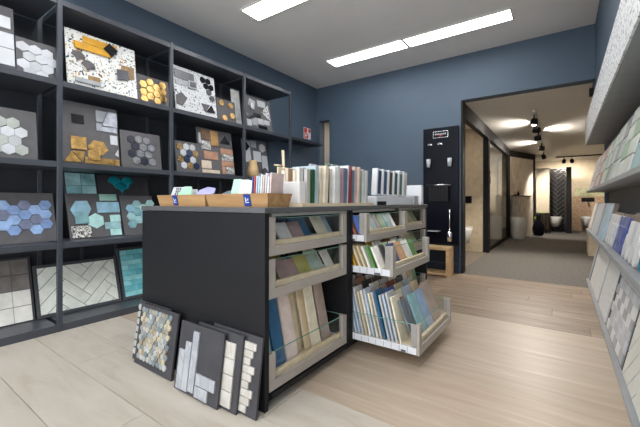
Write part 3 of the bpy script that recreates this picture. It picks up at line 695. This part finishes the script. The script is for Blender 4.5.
hd = tag(obj('wooden_handle', tube_me([(0, 0, 0), (.01, 0, .05), (.03, 0, .085), (.06, 0, .1), (.1, 0, .1), (.12, 0, .085)], .012), pine, None, (-1.62, 1.55, TOP+.0)), 'pale bent wooden handle standing behind the brochures', 'handle')
# crate of boards along the worktop edge
cr_t = thing('display_crate', 'shallow pale wooden crate of upright boards along the worktop edge', 'crate', (-1.24, 1.83, TOP))
obj('base', box_me(-.13, .13, -.42, .41, 0, .018, .001), pine, cr_t)
obj('rear_board', box_me(-.13, -.12, -.33, -.09, .019, .232, .003), pine, cr_t)
obj('rear_rail', box_me(-.13, -.12, -.089, .41, .019, .08), pine, cr_t)
wb = tag(obj('white_box', box_me(-.09, .09, -.028, .028, 0, .115, .003), plain('white_card', (226, 222, 220), .5, var=.02), None, (-1.22, 1.441, TOP+.019)), 'blank white card box at the crate end', 'box')
bk = [('dark green', (24, 76, 42), .022, .172), ('pale blue', (176, 194, 200), .03, .195), ('cream', (224, 212, 190), .02, .19), ('cream', (224, 212, 190), .032, .20), ('navy', (52, 66, 96), .013, .19), ('cream', (224, 212, 190), .02, .19),
      ('white', (226, 226, 226), .024, .205), ('white', (226, 226, 226), .02, .21), ('ivory', (216, 208, 192), .018, .205), ('mauve', (150, 124, 136), .012, .20), ('slate blue', (96, 118, 142), .034, .205), ('white', (226, 226, 226), .012, .225), ('dark red', (130, 48, 50), .012, .22), ('slate blue', (96, 118, 142), .03, .20), ('pinkish beige', (206, 184, 172), .022, .225), ('pinkish beige', (206, 184, 172), .02, .225), ('grey green', (128, 154, 140), .026, .205), ('white', (226, 226, 226), .028, .215), ('pale grey', (186, 186, 184), .022, .21)]
y = 1.511; books = []
for i, (n, c, th, h) in enumerate(bk):
    h *= 1.08
    m = plain('cover_'+n.replace(' ', '_'), c, .5, var=.04, scale=20)
    if i == 2: y += .012
    o = thing('sample_book', f'{n} sample book standing in the wooden crate', 'book', (-1.205-.006*(i % 3), y+th/2, TOP+.019), group='sample books in the wooden crate')
    o.rotation_euler = (R(-1.5-(i % 4)*.9), 0, 0)
    books.append(o)
    obj('cover', boxes_me([(-.085, .085, -th/2, -th/2+.003, 0, h), (-.085, .085, th/2-.003, th/2, 0, h), (.082, .085, -th/2+.003, th/2-.003, 0, h)]), m, o)
    obj('pages', box_me(-.082, .081, -th/2+.0035, th/2-.0035, .003, h-.003), plain('paper_edge', (224, 220, 210), .7, var=.03), o)
    y += th+.0125
neighbours(books, [q[0] for q in bk], lambda c, q: f'{c} sample book {q} in the wooden crate')
mbv = marble('marble_violet', (214, 208, 214), (150, 136, 156), 16)
for i, (yy, h, n) in enumerate([(1.84, .25, 'violet-veined'), (2.02, .27, 'green-veined'), (2.20-.01, .255, 'red-veined')]):
    m = [mbv, marble('marble_greenish', (214, 218, 208), (84, 120, 96), 14), marble('marble_reddish', (220, 212, 204), (160, 90, 84), 14)][i]
    o = obj('sample_board', box_me(-.006, .006, -.085, .085, 0, h, .001), m, None, (-1.312, yy, TOP+.019), (0, R(-2), 0)); tag(o, f'tall {n} marble-look board standing behind the sample books', 'sample board')
# white stand with framed samples
st = thing('sample_stand', 'white slotted stand holding framed dark samples on the worktop', 'stand', (-1.25, 2.66, TOP))
obj('base', box_me(-.12, .12, -.33, .41, .0, .07, .003), white_m, st)
obj('base_clip', box_me(.1205, .128, -.32, -.17, .0, .03, .002), black_t, st)
for i, (n, c) in enumerate([('deep navy', (30, 52, 92)), ('petrol blue', (52, 84, 120)), ('dark brown', (66, 60, 60)), ('bottle green', (40, 84, 76)), ('grey teal', (84, 116, 112)), ('pale stone', (196, 192, 182))]):
    t = thing('framed_sample', f'white framed {n} sample standing in the white stand', 'sample', (-1.235, 2.36+.106*i, TOP+.0805), rx=-6, group='framed samples in the white stand')
    obj('frame', box_me(.045, .09, 0, .084, 0, .205+.012*(i > 3), .003), white_m, t)
    obj('face', box_me(.0905, .093, .018, .066, .012, .19), plain('face_'+n.replace(' ', '_'), c, .4, var=.08), t)
tag(obj('white_box', box_me(-.08, .08, -.03, .03, 0, .19, .003), white_m, None, (-1.20, 3.33, TOP)), 'tall white box at the far end of the worktop', 'box')
tag(obj('white_box', box_me(-.08, .08, -.06, .06, 0, .085, .003), wh2, None, (-1.20, 3.16, TOP)), 'low off-white box between the stand and the tall white box', 'box')
rk = thing('wire_rack', 'small dark rack behind the low white box', 'rack', (-1.34, 3.2, TOP))
for z in (.03, .08, .13): obj('wire', tube_me([(0, -.1, z), (0, .12, z)], .004), chrome if z > .1 else black_t, rk)
for y_ in (-.1, .12): obj('upright', tube_me([(0, y_, 0), (0, y_, .135)], .004), black_t, rk)
# slabs standing on the crate base between the card box and the books
for i, (n, c) in enumerate([('pale grey', (176, 172, 166)), ('grey', (132, 130, 126)), ('ivory', (214, 208, 198)), ('cream', (206, 196, 170)), ('brown', (112, 84, 62)), ('beige', (196, 180, 156)), ('white', (222, 220, 216))]):
    o = obj('sample_slab', box_me(-.011, .011, -.014, .014, 0, .185+.006*(i % 3), .001), plain('slab_'+n.replace(' ', '_'), c, .5), None, (-1.135-.027*i, 1.487, TOP+.019))
    tag(o, f'narrow {n} sample slab standing behind the white card box', 'sample slab', 'slabs behind the white card box')

# wooden clothes stand behind the island
cs = thing('coat_stand', 'pale wooden stand with a leaning post behind the island', 'stand', (-2.6, 2.93, 0))
obj('post', tube_me([(0, .12, 0), (0, .02, 1.54)], .016), pine, cs); obj('peg', tube_me([(0, .035, 1.36), (0, -.12, 1.36)], .011), pine, cs); obj('foot', box_me(-.15, .15, -.1, .16, 0, .02, .003), pine, cs)

# ------------------------------------------------------------------ boards leaning on the island end panel
def fb(label, x0, x1, h, y, **k):
    return Board(label, x1-x0, h, ((x0+x1)/2, y, .0015), 0, 8, board_d, **k)
b = fb('dark board half hidden behind the pebble mosaic board', -2.135, -1.80, .345, 1.046)
peb = [gl('pebble_'+str(i), c, .5, .08, 30) for i, c in enumerate([(140, 146, 147), (112, 121, 125), (162, 163, 157), (176, 166, 142), (128, 133, 130), (172, 172, 169), (150, 138, 116)])]
octp = lambda r, s=1: [(r*math.cos(a*math.pi/4+.2)*(1+.12*math.sin(a*2.3*s)), r*math.sin(a*math.pi/4+.2)) for a in range(8)]
for k in range(7): b.tile(octp(.018), -.145, .05+k*.043, peb[5], key='pebA')
b = fb('dark board with round grey and ochre pebble mosaic', -2.075, -1.69, .345, 1.025)
k = 0
for r in range(11):
    for q in range(9):
        x = -.147+q*.0345+(.017 if r % 2 else 0); z = .05+r*.0262
        if x < .145: b.tile(octp(.0165, 1+(k % 3)), x, z, peb[(k*k*3+r*5+q*2) % 7], key='peb%d' % (k % 3), name='pebble', th=.007+.0015*(k % 3)); k += 1
lmt = marble('limestone_white', (192, 188, 181), (176, 169, 159), 8, .6); cmt = marble('concrete_pale', (172, 174, 178), (150, 152, 158), 6, .6)
b = fb('dark board with ragged white stone mosaic strip by the glass drawer', -1.425, -1.085, .345, 1.0515)
for r in range(9): b.tile(rectp(.075+.028*((r*7) % 3)/2, .031), .075+.014*((r*7) % 3)/2+.0, .03+r*.0335, lmt, name='stone_tile', th=.009)
b = fb('dark board with a strip of white stone squares', -1.515, -1.185, .34, 1.0285)
for r in range(4): b.tile(rectp(.082, .068), .088, .05+r*.071, lmt, name='stone_tile', th=.009)
b = fb('dark board with stepped pale grey plank tiles', -1.625, -1.285, .335, 1.004)
for x, z0, z1 in ((-.125, .01, .20), (-.078, .012, .245), (-.026, .02, .305)):
    b.tile(rectp(.045, z1-z0), x, (z0+z1)/2, cmt, name='plank_tile', th=.009)
b.tile(rectp(.14, .052), .075, .092, cmt, name='plank_tile', th=.009); b.tile(rectp(.095, .052), .052, .036, cmt, name='plank_tile', th=.009)

# ------------------------------------------------------------------ right display rack
rack = thing('display_rack', 'grey two-shelf display rack lining the right-hand wall', 'display rack', (.36, 3.2, 0))
def rp(name, b_, m, bev=0): return obj(name, box_me(b_[0]-.36, b_[1]-.36, b_[2]-3.2, b_[3]-3.2, b_[4], b_[5], bev), m, rack)
rg = plain('rack_grey', (146, 148, 150), .45, var=.04); rgd = plain('rack_back_grey', (110, 113, 118), .55, var=.05)
RY0, RY1 = 1.0, 5.28
rp('shelf', (.24, .445, RY0, RY1, 1.064, 1.09), rg, .002); rp('shelf', (.24, .445, RY0, RY1, .60, .636), rg, .002)
rp('base', (.24, .445, RY0, RY1, .0, .022), rg, .002)
rp('back_panel', (.446, .462, RY0, RY1, 0, 1.63), rgd); rp('end_post', (.41, .445, RY1-.05, RY1, .023, .599), wall_blue); rp('end_post', (.41, .445, RY1-.05, RY1, .637, 1.063), wall_blue); rp('end_post', (.41, .445, RY1-.05, RY1, 1.091, 1.63), wall_blue)
granite = speckle('granite_white', (150, 152, 158), (238, 238, 236), 40, .5, .38, .5)
rp('canopy', (.243, .462, RY0, RY1, 1.64, 1.925), rg, .002)
nt = 0
yy = RY1
while yy > RY0:
    rp('canopy_tile', (.232, .2425, max(yy-.6, RY0)+.002, yy-.001, 1.642, 1.924), granite, .001); yy -= .6
def rb(label, y0, y1, h, row, mat, dx=0, th=.012, **k):
    z = [1.0915, .6375, .0235][row]; tl = [13, 13, 12][row]
    b = Board(label, y1-y0, h, (.268+dx, (y0+y1)/2, z), -90, tl, mat, th=th, **k); return b
# bottom row: big boards
wpl = gl('white_plank_tile', (214, 214, 212), .4, .03)
b = rb('slim dark board at the doorway end of the bottom row', 5.06, 5.27, .56, 2, board_d); b.tile(rectp(.08, .53), -.03, .28, wh2)
b = rb('board of two tall white slabs in the bottom row beside the slim dark board', 4.0, 5.03, .56, 2, frm)
for q in (0, 1): b.tile(rectp(.48, .53), -.25+q*.49, .28, wpl)
b = rb('plain white board with fine relief in the bottom row', 3.33, 3.97, .56, 2, frm); b.tile(rectp(.60, .53), 0, .28, gl('white_relief', (210, 210, 208), .5, .06, 40, bmp=.4))
b = rb('brick mosaic board of white and grey tiles in the bottom row', 2.50, 3.30, .56, 2, frm)
for r in range(8):
    for q in range(6):
        x = -.37+q*.127+(.06 if r % 2 else 0); w_ = min(.123, .385-x)
        if w_ > .03: b.tile(rectp(w_, .062), x+w_/2, .05+r*.0655, [wpl, wh2, greyt, wh][(r+q*2+(r//2)) % 4], key=None)
b = rb('off-white herringbone board in the bottom row nearest the open floor', 1.35, 2.46, .56, 2, plain('grout_dark', (62, 62, 60), .8))
herring(b, -.54, .54, .01, .55, .10, .4, gl('ivory_plank', (206, 206, 198), .4, .03), .006, 45, .1, .2)
# middle row: leaning tiles
brn = gl('brown_edge', (128, 112, 98), .6, .08)
def slabr(label, y0, y1, h, m, edge):
    b = rb(label, y0, y1, h, 1, edge, th=.03); b.tile(rectp((y1-y0)*.96, h*.98), 0, h/2, m, th=.012); return b
slabr('cream tile with brown edges at the doorway end of the middle row', 4.88, 5.25, .31, gl('cream_slab', (206, 198, 190), .4, .04), brn)
slabr('white tile with a broad brown edge in the middle row', 4.12, 4.72, .31, wh, brn)
slabr('plain light blue tile in the middle row', 3.50, 3.95, .31, gl('light_blue_slab', (172, 194, 208), .3, .04), brn)
cob = [gl('cobalt_scale', (78, 90, 146), .3, .15), gl('cobalt_scale_b', (112, 122, 168), .3, .15)]
teal = [gl('teal_scale', (30, 140, 164), .2, .15), gl('teal_scale_b', (52, 160, 178), .2, .15)]
def scales(label, y0, y1, h, mats, w_, hh):
    b = rb(label, y0, y1, h, 1, brn, dx=.01); W = y1-y0; n = max(2, int(W/w_)); w_ = W/n; r = 0; z = hh/2+.004
    while z+hh/2 < h+.02:
        for q in range(n-(r % 2)):
            x = -W/2+w_*(q+.5)+(w_/2 if r % 2 else 0)
            b.tile(pickp(w_*.95, hh*.97), x, z, mats[(q+r) % len(mats)], th=.012+.004*(r % 2), key=('pk', round(w_, 4), hh), name='scale_tile')
        r += 1; z += hh*.62
scales('board of small white scale tiles in the middle row', 2.98, 3.47, .245, [wh, wpl], .07, .10)
scales('board of cobalt blue scale tiles in the middle row', 2.60, 2.95, .245, cob, .06, .10)
scales('board of large white scale tiles in the middle row', 2.10, 2.57, .26, [wh, wpl], .11, .13)
scales('board of teal scale tiles in the middle row', 1.55, 2.06, .26, teal, .11, .13)
# upper row: glossy boards
up = dict(pink=(196, 178, 174), rose=(190, 140, 134), mist=(186, 194, 190), sagew=(150, 176, 152), pearl=(200, 204, 198), cloud=(146, 152, 152), sea=(160, 190, 190), milk=(206, 210, 202), aqua=(150, 182, 190))
um = {k: gl('gloss_'+k, v, .3, .05, spec=.3) for k, v in up.items()}
def grid(label, y0, y1, h, nx, nz, mats, bm_, th=.02):
    b = rb(label, y0, y1, h, 0, bm_, th=th); W = y1-y0
    for i in range(nx):
        for j in range(nz): b.tile(rectp(W/nx-.009, h/nz-.009), -W/2+W/nx*(i+.5), h/nz*(j+.5), um[mats[(i*2+j) % len(mats)]], key=None)
grid('glossy pale pink tile board at the doorway end of the upper row', 4.55, 5.22, .36, 4, 4, ['pink', 'milk', 'mist'], frm)
grid('glossy rose and white tile board in the upper row', 3.85, 4.5, .36, 4, 3, ['rose', 'pearl', 'pink'], frm)
grid('glossy sage green tile board in the upper row', 3.30, 3.80, .37, 4, 3, ['sagew', 'mist', 'milk'], frm)
grid('glossy cloudy grey tile board in the upper row', 2.74, 3.26, .39, 3, 3, ['cloud', 'pearl', 'mist'], frm)
grid('glossy milky green tile board with brown edge in the upper row', 2.24, 2.70, .40, 2, 4, ['milk', 'sagew', 'pearl'], brn, .03)
grid('glossy aqua square tile board in the upper row', 1.40, 2.17, .42, 3, 3, ['sea', 'aqua', 'sea'], brn, .03)

# ------------------------------------------------------------------ back wall things
sg = thing('fire_sign', 'small red and white fire equipment sign on the blue wall', 'sign', (XL+.001, 4.545, 2.0), 90)
obj('plate', box_me(-.096, .096, -.004, 0, 0, .182, .001), plain('sign_white', (226, 222, 220), .4, var=.02), sg)
redm = plain('sign_red', (196, 48, 40), .4)
obj('red_square', box_me(-.088, -.01, -.006, -.0042, .095, .174), redm, sg); obj('red_square', box_me(-.088, .02, -.006, -.0042, .01, .085), redm, sg); obj('red_square', box_me(.03, .088, -.006, -.0042, .11, .174), redm, sg)
obj('pictogram', boxes_me([(-.07, -.045, -.0075, -.0062, .03, .07), (-.03, -.022, -.0075, -.0062, .025, .075), (-.02, .005, -.0075, -.0062, .055, .063)]), MATS['sign_white'], sg)
dp = thing('accessory_display', 'tall glossy black display panel of bathroom fittings by the doorway', 'display', (-1.352, 4.815, 0))
obj('panel', box_me(-.238, .232, -.05, 0, .39, 1.965, .002), black_m, dp)
obj('lower_panel', box_me(-.238, .232, -.045, 0, 0, .37, .002), plain('navy_panel', (40, 52, 68), .4), dp)
obj('ledge', box_me(-.238, .232, -.10, -.001, .371, .389, .001), black_t, dp)
obj('plinth_rail', box_me(-.238, .232, -.06, -.046, .12, .135), wall_blue, dp)
nm = obj('name_plate', boxes_me([(-.1, .1, -.056, -.051, 0, .006), (-.1, .1, -.056, -.051, .084, .09), (-.1, -.094, -.056, -.051, .006, .084), (.094, .1, -.056, -.051, .006, .084)]), chrome, dp, (.0, 0, 1.825))
obj('lettering', boxes_me([(-.075+.022*i, -.06+.022*i, -.0535, -.0505, .042, .062) for i in range(7)]), wh2, nm); obj('red_mark', box_me(-.02, .02, -.0545, -.0505, .02, .032), redm, nm)
dz = -1.352
for x in (-1.494, -1.358):
    h = obj('robe_hook', tube_me([(x-dz, -.051, 1.74), (x-dz, -.09, 1.735), (x-dz, -.1, 1.75)], .009), chrome, dp); obj('backplate', box_me(x-dz-.03, x-dz+.03, -.058, -.051, 1.73, 1.752, .001), chrome, h)
for x in (-1.50, -1.22):
    h = obj('holder', boxes_me([(x-dz-.022, x-dz+.022, -.07, -.051, 1.48, 1.52)]), chrome, dp); obj('tumbler', lathe_me([(.024, 0), (.03, .11), (.027, .11), (.022, .006)], 14), gl('frosted_glass', (190, 196, 200), .15, .05), h, (x-dz, -.1, 1.425))
h = obj('towel_bar', tube_me([(-.17, -.11, 1.18), (.15, -.11, 1.18)], .011), chrome, dp)
for s in (-.16, .14): obj('bracket', tube_me([(s, -.051, 1.18), (s, -.11, 1.18)], .009), chrome, h)
tw = obj('black_towel', boxes_me([(-.14+i*.0185, -.124+i*.0185, -.118-.006*(i % 2), -.104-.006*(i % 2), .96, 1.168) for i in range(14)]), plain('black_cloth', (30, 30, 34), .9), dp)
h = obj('glass_shelf', box_me(-.15, .0, -.15, -.051, .55, .562, .001), gl('frosted_shelf', (196, 200, 202), .2, .03), dp)
h = obj('toilet_brush', lathe_me([(.035, 0), (.035, .13), (.03, .13)], 14), chrome, dp, (.14, -.13, .43)); obj('handle', tube_me([(0, 0, .13), (0, 0, .42)], .008), chrome, h)
bn = thing('bench', 'low open oak bench in front of the black display', 'bench', (-1.37, 4.58, 0))
obj('seat', box_me(-.235, .205, -.13, .13, .335, .37, .003), oak, bn); obj('side_board', box_me(.17, .205, -.13, .13, .0, .334, .003), oak, bn); obj('side_board', box_me(-.235, -.20, -.13, .13, .0, .334, .003), oak, bn); obj('bottom_board', box_me(-.199, .169, -.13, .13, .012, .04, .003), oak, bn)

# ------------------------------------------------------------------ hall
cer = plain('sanitary_white', (232, 230, 226), .12, var=.01)
def toilet(label, x, y, z, group=None):
    t = thing('wall_toilet', label, 'toilet', (x, y, z), group=group)
    vs, fs = [], []; n = 18
    prof = [(.0, .30), (.05, .62), (.16, .88), (.27, 1.0), (.30, 1.0)]
    for zz, k in prof:
        for i in range(n):
            a = 2*math.pi*i/n; cx, cy = math.cos(a), math.sin(a)
            yy_ = -.27*k+(-.27*k*-cy if cy < 0 else 0) if 0 else -.26+.26*cy*(k if cy < 0 else 1)
            vs.append((.18*k*cx if cy < .4 else .18*max(k, .7)*cx, yy_, zz))
    for q in range(len(prof)-1):
        for i in range(n): j = (i+1) % n; fs.append((q*n+i, q*n+j, (q+1)*n+j, (q+1)*n+i))
    fs.append(tuple(reversed(range(n)))); fs.append(tuple((len(prof)-1)*n+i for i in range(n)))
    obj('bowl', me_of(('toilet',), vs, fs, True), cer, t)
    obj('seat_lid', prism_me([(.175*math.cos(a*math.pi/9), .175*1.4*math.sin(a*math.pi/9)) for a in range(18)], -.02, 0, key='lid'), cer, t, (0, -.255, .302), (R(-90), 0, 0))
    return t
toilet('white wall-hung toilet on the beige niche wall below the flush plate', -1.53, 7.055, .17)
fp = thing('flush_plate', 'black rectangular flush plate on the beige niche wall', 'flush plate', (-1.53, 7.058, .93))
obj('plate', box_me(-.11, .115, -.012, 0, 0, .135, .002), black_t, fp); obj('button', box_me(-.09, .0, -.016, -.013, .02, .115, .001), black_m, fp); obj('button', box_me(.01, .095, -.016, -.013, .02, .115, .001), black_m, fp)
# glass screen
gs = thing('shower_screen', 'black framed glass shower screen standing along the hall', 'shower screen', (-1.165, 8.7, 0))
obj('frame', boxes_me([(-.02, .02, -1.49, 1.5, 0, .06), (-.025, .025, 1.43, 1.5, .06, 2.14), (-.02, .02, -1.49, -1.42, .06, 2.14)]), black_t, gs)
obj('glass_pane', box_me(-.004, .004, -1.42, 1.43, .06, 2.14), glass, gs)
pl = thing('hanging_planter', 'black ring planter with a green plant behind the glass screen', 'planter', (-1.27, 8.1, 1.33))
ringp = [(.0, .09*math.cos(a*math.pi/10), .09+.09*math.sin(a*math.pi/10)) for a in range(21)]
obj('ring', tube_me(ringp, .014), black_t, pl)
leaf = gl('leaf_green', (128, 150, 50), .5, .2)
for k in range(9):
    a = k*.7; obj('leaf', me_of(None, [(0, 0, 0), (.02, .02, .06), (.05*math.cos(a), .07*math.sin(a), .13), (-.01, -.02, .06)], [(0, 1, 2, 3)]), leaf, pl, (0, 0, .17))
obj('hanger', tube_me([(0, 0, .18), (0, 0, 1.03)], .003), black_t, pl)
# marble bay, diagonal
mw = marble('marble_wall', (228, 219, 204), (198, 182, 158), .8, .3, .485, .515)
dg = thing('marble_screen', 'beige veined marble wall in a black frame beyond the glass screen', 'panel', (-.94, 11.3, 0), 70.5)
obj('slab', box_me(-.72, .72, 0, .04, 0, 2.2, .002), mw, dg)
obj('frame', boxes_me([(-.79, -.725, -.03, .05, 0, 2.2), (.725, .79, -.03, .05, 0, 2.2), (-.79, .79, -.03, .05, 2.205, 2.355)]), black_t, dg)
lw = thing('marble_ledge', 'low marble wall with a dark top ledge before the marble panel', 'ledge', (-.985, 11.05, 0), 70.5)
obj('body', box_me(-.42, .32, -.16, -.005, 0, 1.10, .003), mw, lw); obj('cap', box_me(-.43, .33, -.17, -.004, 1.101, 1.13, .002), plain('ledge_brown', (112, 92, 74), .5), lw)
tag(obj('bottle', lathe_me([(.03, 0), (.03, .06), (.012, .08), (.012, .11)], 12, 'btl'), black_t, lw if 0 else None, (-.99, 10.95, 1.131)), 'small dark bottle on the brown ledge by the dish', 'bottle')
tag(obj('soap_dish', lathe_me([(.05, 0), (.07, .025), (.065, .025), (.045, .005)], 14), black_t, None, (-1.03, 10.82, 1.131)), 'small dark dish on the brown marble ledge', 'dish')
tb = thing('bathtub', 'freestanding white bathtub in front of the marble ledge', 'bathtub', (-.92, 10.2, 0))
prof = [(.27, 0), (.30, .05), (.335, .3), (.36, .56), (.34, .56), (.31, .3), (.26, .12), (.1, .11)]
me = lathe_me(prof, 24); tbo = obj('tub', me, cer, tb); tbo.scale = (.55, .85, 1)
# cabinet, rack, vase
tc = thing('tall_cabinet', 'cream tall cabinet hanging beside the black herringbone panel', 'cabinet', (-.48, 12.45, .62))
creamc = plain('cream_lacquer', (222, 206, 178), .3, var=.02)
obj('body', box_me(-.17, .17, .002, .35, 0, 1.36, .003), plain('cream_body', (206, 190, 160), .4), tc); obj('door', box_me(-.17, .17, -.02, 0, 0, 1.36, .003), creamc, tc)
tr_ = thing('towel_rack', 'thin dark metal rack standing beneath the cream cabinet', 'rack', (-.44, 12.42, 0))
for x in (-.14, -.05, .04, .13): obj('rod', tube_me([(x, 0, .0), (x, 0, .6)], .012), black_t, tr_)
obj('bar', tube_me([(-.14, 0, .06), (.13, 0, .06)], .01), black_t, tr_); obj('bar', tube_me([(-.14, 0, .59), (.13, 0, .59)], .01), black_t, tr_)
va = thing('floor_vase', 'glossy black bottle-shaped floor vase holding green leaves', 'vase', (-.545, 11.5, 0))
obj('body', lathe_me([(.09, 0), (.14, .06), (.155, .2), (.13, .33), (.06, .42), (.045, .50), (.05, .62), (.04, .62)], 20), black_m, va)
for k in range(7): a = k*.9; obj('leaf', me_of(None, [(0, 0, 0), (.05*math.cos(a)+.02, .03, .08), (.14*math.cos(a), .1*math.sin(a), .02+.02*k), (.05*math.cos(a)-.02, -.02, .05)], [(0, 1, 2, 3)]), leaf, va, (0, 0, .6-.05*k))
hb = Board('tall black herringbone tile panel at the hall end', .42, 2.03, (-.107, 13.4, 0), 0, 0, plain('grout_grey', (120, 112, 104), .8), th=.1, name='herringbone_panel', cat='tile panel')
blkt = [gl('black_glaze_plank', (24, 23, 23), .45, .3, spec=.25), gl('black_glaze_plank_b', (34, 32, 32), .45, .3, spec=.25)]
def herring2(B, x0, x1, z0, z1, W, L, mats, gap):
    c = math.cos(R(45)); n = int(round(L/W))
    for i in range(-24, 25):
        for j in range(-24, 25):
            kk = (i-j) % (2*n)
            if kk == 0: x, z, w_, h_ = i*W, j*W, L, W
            elif kk == 2*n-1: x, z, w_, h_ = i*W, j*W, W, L
            else: continue
            p = [(x+gap/2, z+gap/2), (x+w_-gap/2, z+gap/2), (x+w_-gap/2, z+h_-gap/2), (x+gap/2, z+h_-gap/2)]
            p = clip([(a*c-q*c, a*c+q*c+1.0) for a, q in p], x0, x1, z0, z1)
            if p and max(a for a, _ in p)-min(a for a, _ in p) > .02:
                cx = sum(a for a, _ in p)/len(p); cz = sum(q for _, q in p)/len(p)
                B.tile([(a-cx, q-cz) for a, q in p], cx, cz, mats[(i*3+j) % 2], name='plank_tile', th=.012)
herring2(hb, -.205, .205, .01, 2.02, .1, .3, blkt, .014)
tag(obj('black_divider', box_me(0, .13, -.45, .12, 0, 2.02, .002), black_t, None, (.108, 13.38, 0)), 'plain black divider wall beside the herringbone panel', 'divider')
toilet('white wall-hung toilet on the black herringbone panel', -.17, 13.38, .17)
stw = tag(obj('stone_wall', box_me(.245, 2.5, 0, .06, 0, 1.13, .002), speckle('pink_stone', (168, 138, 112), (196, 170, 142), 18, .6), None, (0, 14.2, 0)), 'pinkish stone half wall at the end of the hall', 'wall panel')
tag(obj('landscape_picture', box_me(-.5, .5, -.02, 0, 0, .26, .002), ramp and None or speckle('picture_green', (170, 176, 130), (206, 204, 168), 6, .6), None, (.85, 14.29, 1.14)), 'long pale green picture above the pinkish stone wall', 'picture')
toilet('white wall-hung toilet on the pinkish stone wall', .66, 14.195, .17)
tp_ = thing('wall_tap', 'black wall-mounted tap on the pinkish stone wall', 'tap', (.66, 14.198, .96))
obj('plate', box_me(-.14, .2, -.012, 0, 0, .13, .002), black_t, tp_); obj('spout', tube_me([(0, -.012, .07), (0, -.16, .07), (0, -.17, .05)], .02), black_t, tp_)
wc = thing('white_cabinet', 'low white cabinet standing in the hall past the rack', 'cabinet', (.62, 7.9, 0))
obj('body', box_me(-.24, .3, -.25, .3, 0, .43, .004), creamc, wc); obj('top', box_me(-.25, .31, -.26, .31, .431, .45, .002), wh, wc)
tag(obj('door_closer', box_me(-.02, .02, -.03, .03, -.09, 0, .004), black_t, None, (.275, 5.0, 2.25)), 'small black fitting hanging at the doorway header corner', 'fitting')

# track lights
def spot_head(name, label, x, y, z, rz, el, power, cone=100):
    t = thing(name, label, 'spotlight', (x, y, z), rz, 0, 'hall track spotlights')
    obj('stem', tube_me([(0, 0, 0), (0, 0, -.09)], .012), black_t, t)
    hd_ = obj('head', lathe_me([(.035, -.07), (.05, -.05), (.055, .03), (.05, .05), (.042, .05), (.04, .03)], 16, 'spothead'), black_t, t, (0, 0, -.125), (0, R(90-el), 0))
    obj('lens', lathe_me([(.038, .032), (.038, .036)], 16, 'spotlens'), emis('warm_lens', (255, 236, 208), 14), hd_)
    L = bpy.data.lights.new('spot_lamp', 'SPOT'); L.energy = power; L.color = (1, .93, .84); L.spot_size = R(cone); L.spot_blend = .7; L.shadow_soft_size = .03
    lo = bpy.data.objects.new('spot_lamp', L); C.objects.link(lo); lo.parent = hd_; lo.location = (0, 0, .07); lo.rotation_euler = (R(180), 0, 0)
    return t
tk = tag(obj('light_track', box_me(-.018, .018, -3.4, 3.4, -.03, -.001), white_m, None, (-.39, 9.6, 2.36)), 'ceiling light track running down the hall', 'light track')
tk.rotation_euler = (0, 0, R(.6))
for i, (y, rz, el, pw_, cone) in enumerate([(6.4, -100, -72, 1.0, 120), (7.05, 178, 8, .2, 150), (7.95, 2, 8, .2, 150), (9.55, 183, 8, .2, 150), (11.4, 60, -60, .8, 110)]):
    spot_head('track_spotlight', ['black track spotlight nearest the doorway header', 'second black track spotlight from the doorway', 'third black track spotlight from the doorway', 'fourth black track spotlight from the doorway', 'black track spotlight nearest the hall end'][i], -.362-.011*(y-6.4), y, 2.33, rz, el, SPOT_W*pw_, cone)
tk2 = tag(obj('light_track', box_me(-.5, .9, -.018, .018, -.03, -.001), black_t, None, (.35, 13.0, 2.36)), 'short ceiling light track across the hall end', 'light track')
for x, rz, l in ((.05, 100, 'track spotlight above the black divider'), (.25, 80, 'track spotlight above the green picture')): spot_head('track_spotlight', 'black '+l, x, 13.0, 2.33, rz, -35, SPOT_W*.4)
# recessed downlights; those in the niche and shower are added fill light
def down(x, y, z, label, e):
    t = thing('downlight', label, 'downlight', (x, y, z)); obj('rim', lathe_me([(.05, -.008), (.055, 0)], 18, 'rim'), white_m, t); obj('lens', lathe_me([(.042, -.0095), (.042, -.0085)], 18, 'dlens'), emis('warm_lens2', (255, 238, 214), 220*e), t)
down(-1.7, 6.2, 2.36, 'added fill downlight over the niche toilet', 1.2)  # added to brighten the dim niche
down(-1.7, 9.0, 2.36, 'added fill downlight behind the glass screen', 12)  # added to brighten the white wall behind the glass
down(-.42, 10.7, 2.36, 'recessed round downlight over the bathtub and marble ledge', 3.5)
down(-3.0, 5.9, 2.36, 'added fill downlight at the deep end of the niche', 3)  # added to brighten the view through the narrow gap
tag(obj('white_column', box_me(-.1, .14, 0, .1, 0, 2.1, .004), plain('column_white', (206, 204, 198), .5), None, (-3.2, 5.6, 0)), 'white column seen through the narrow gap in the blue wall', 'column')
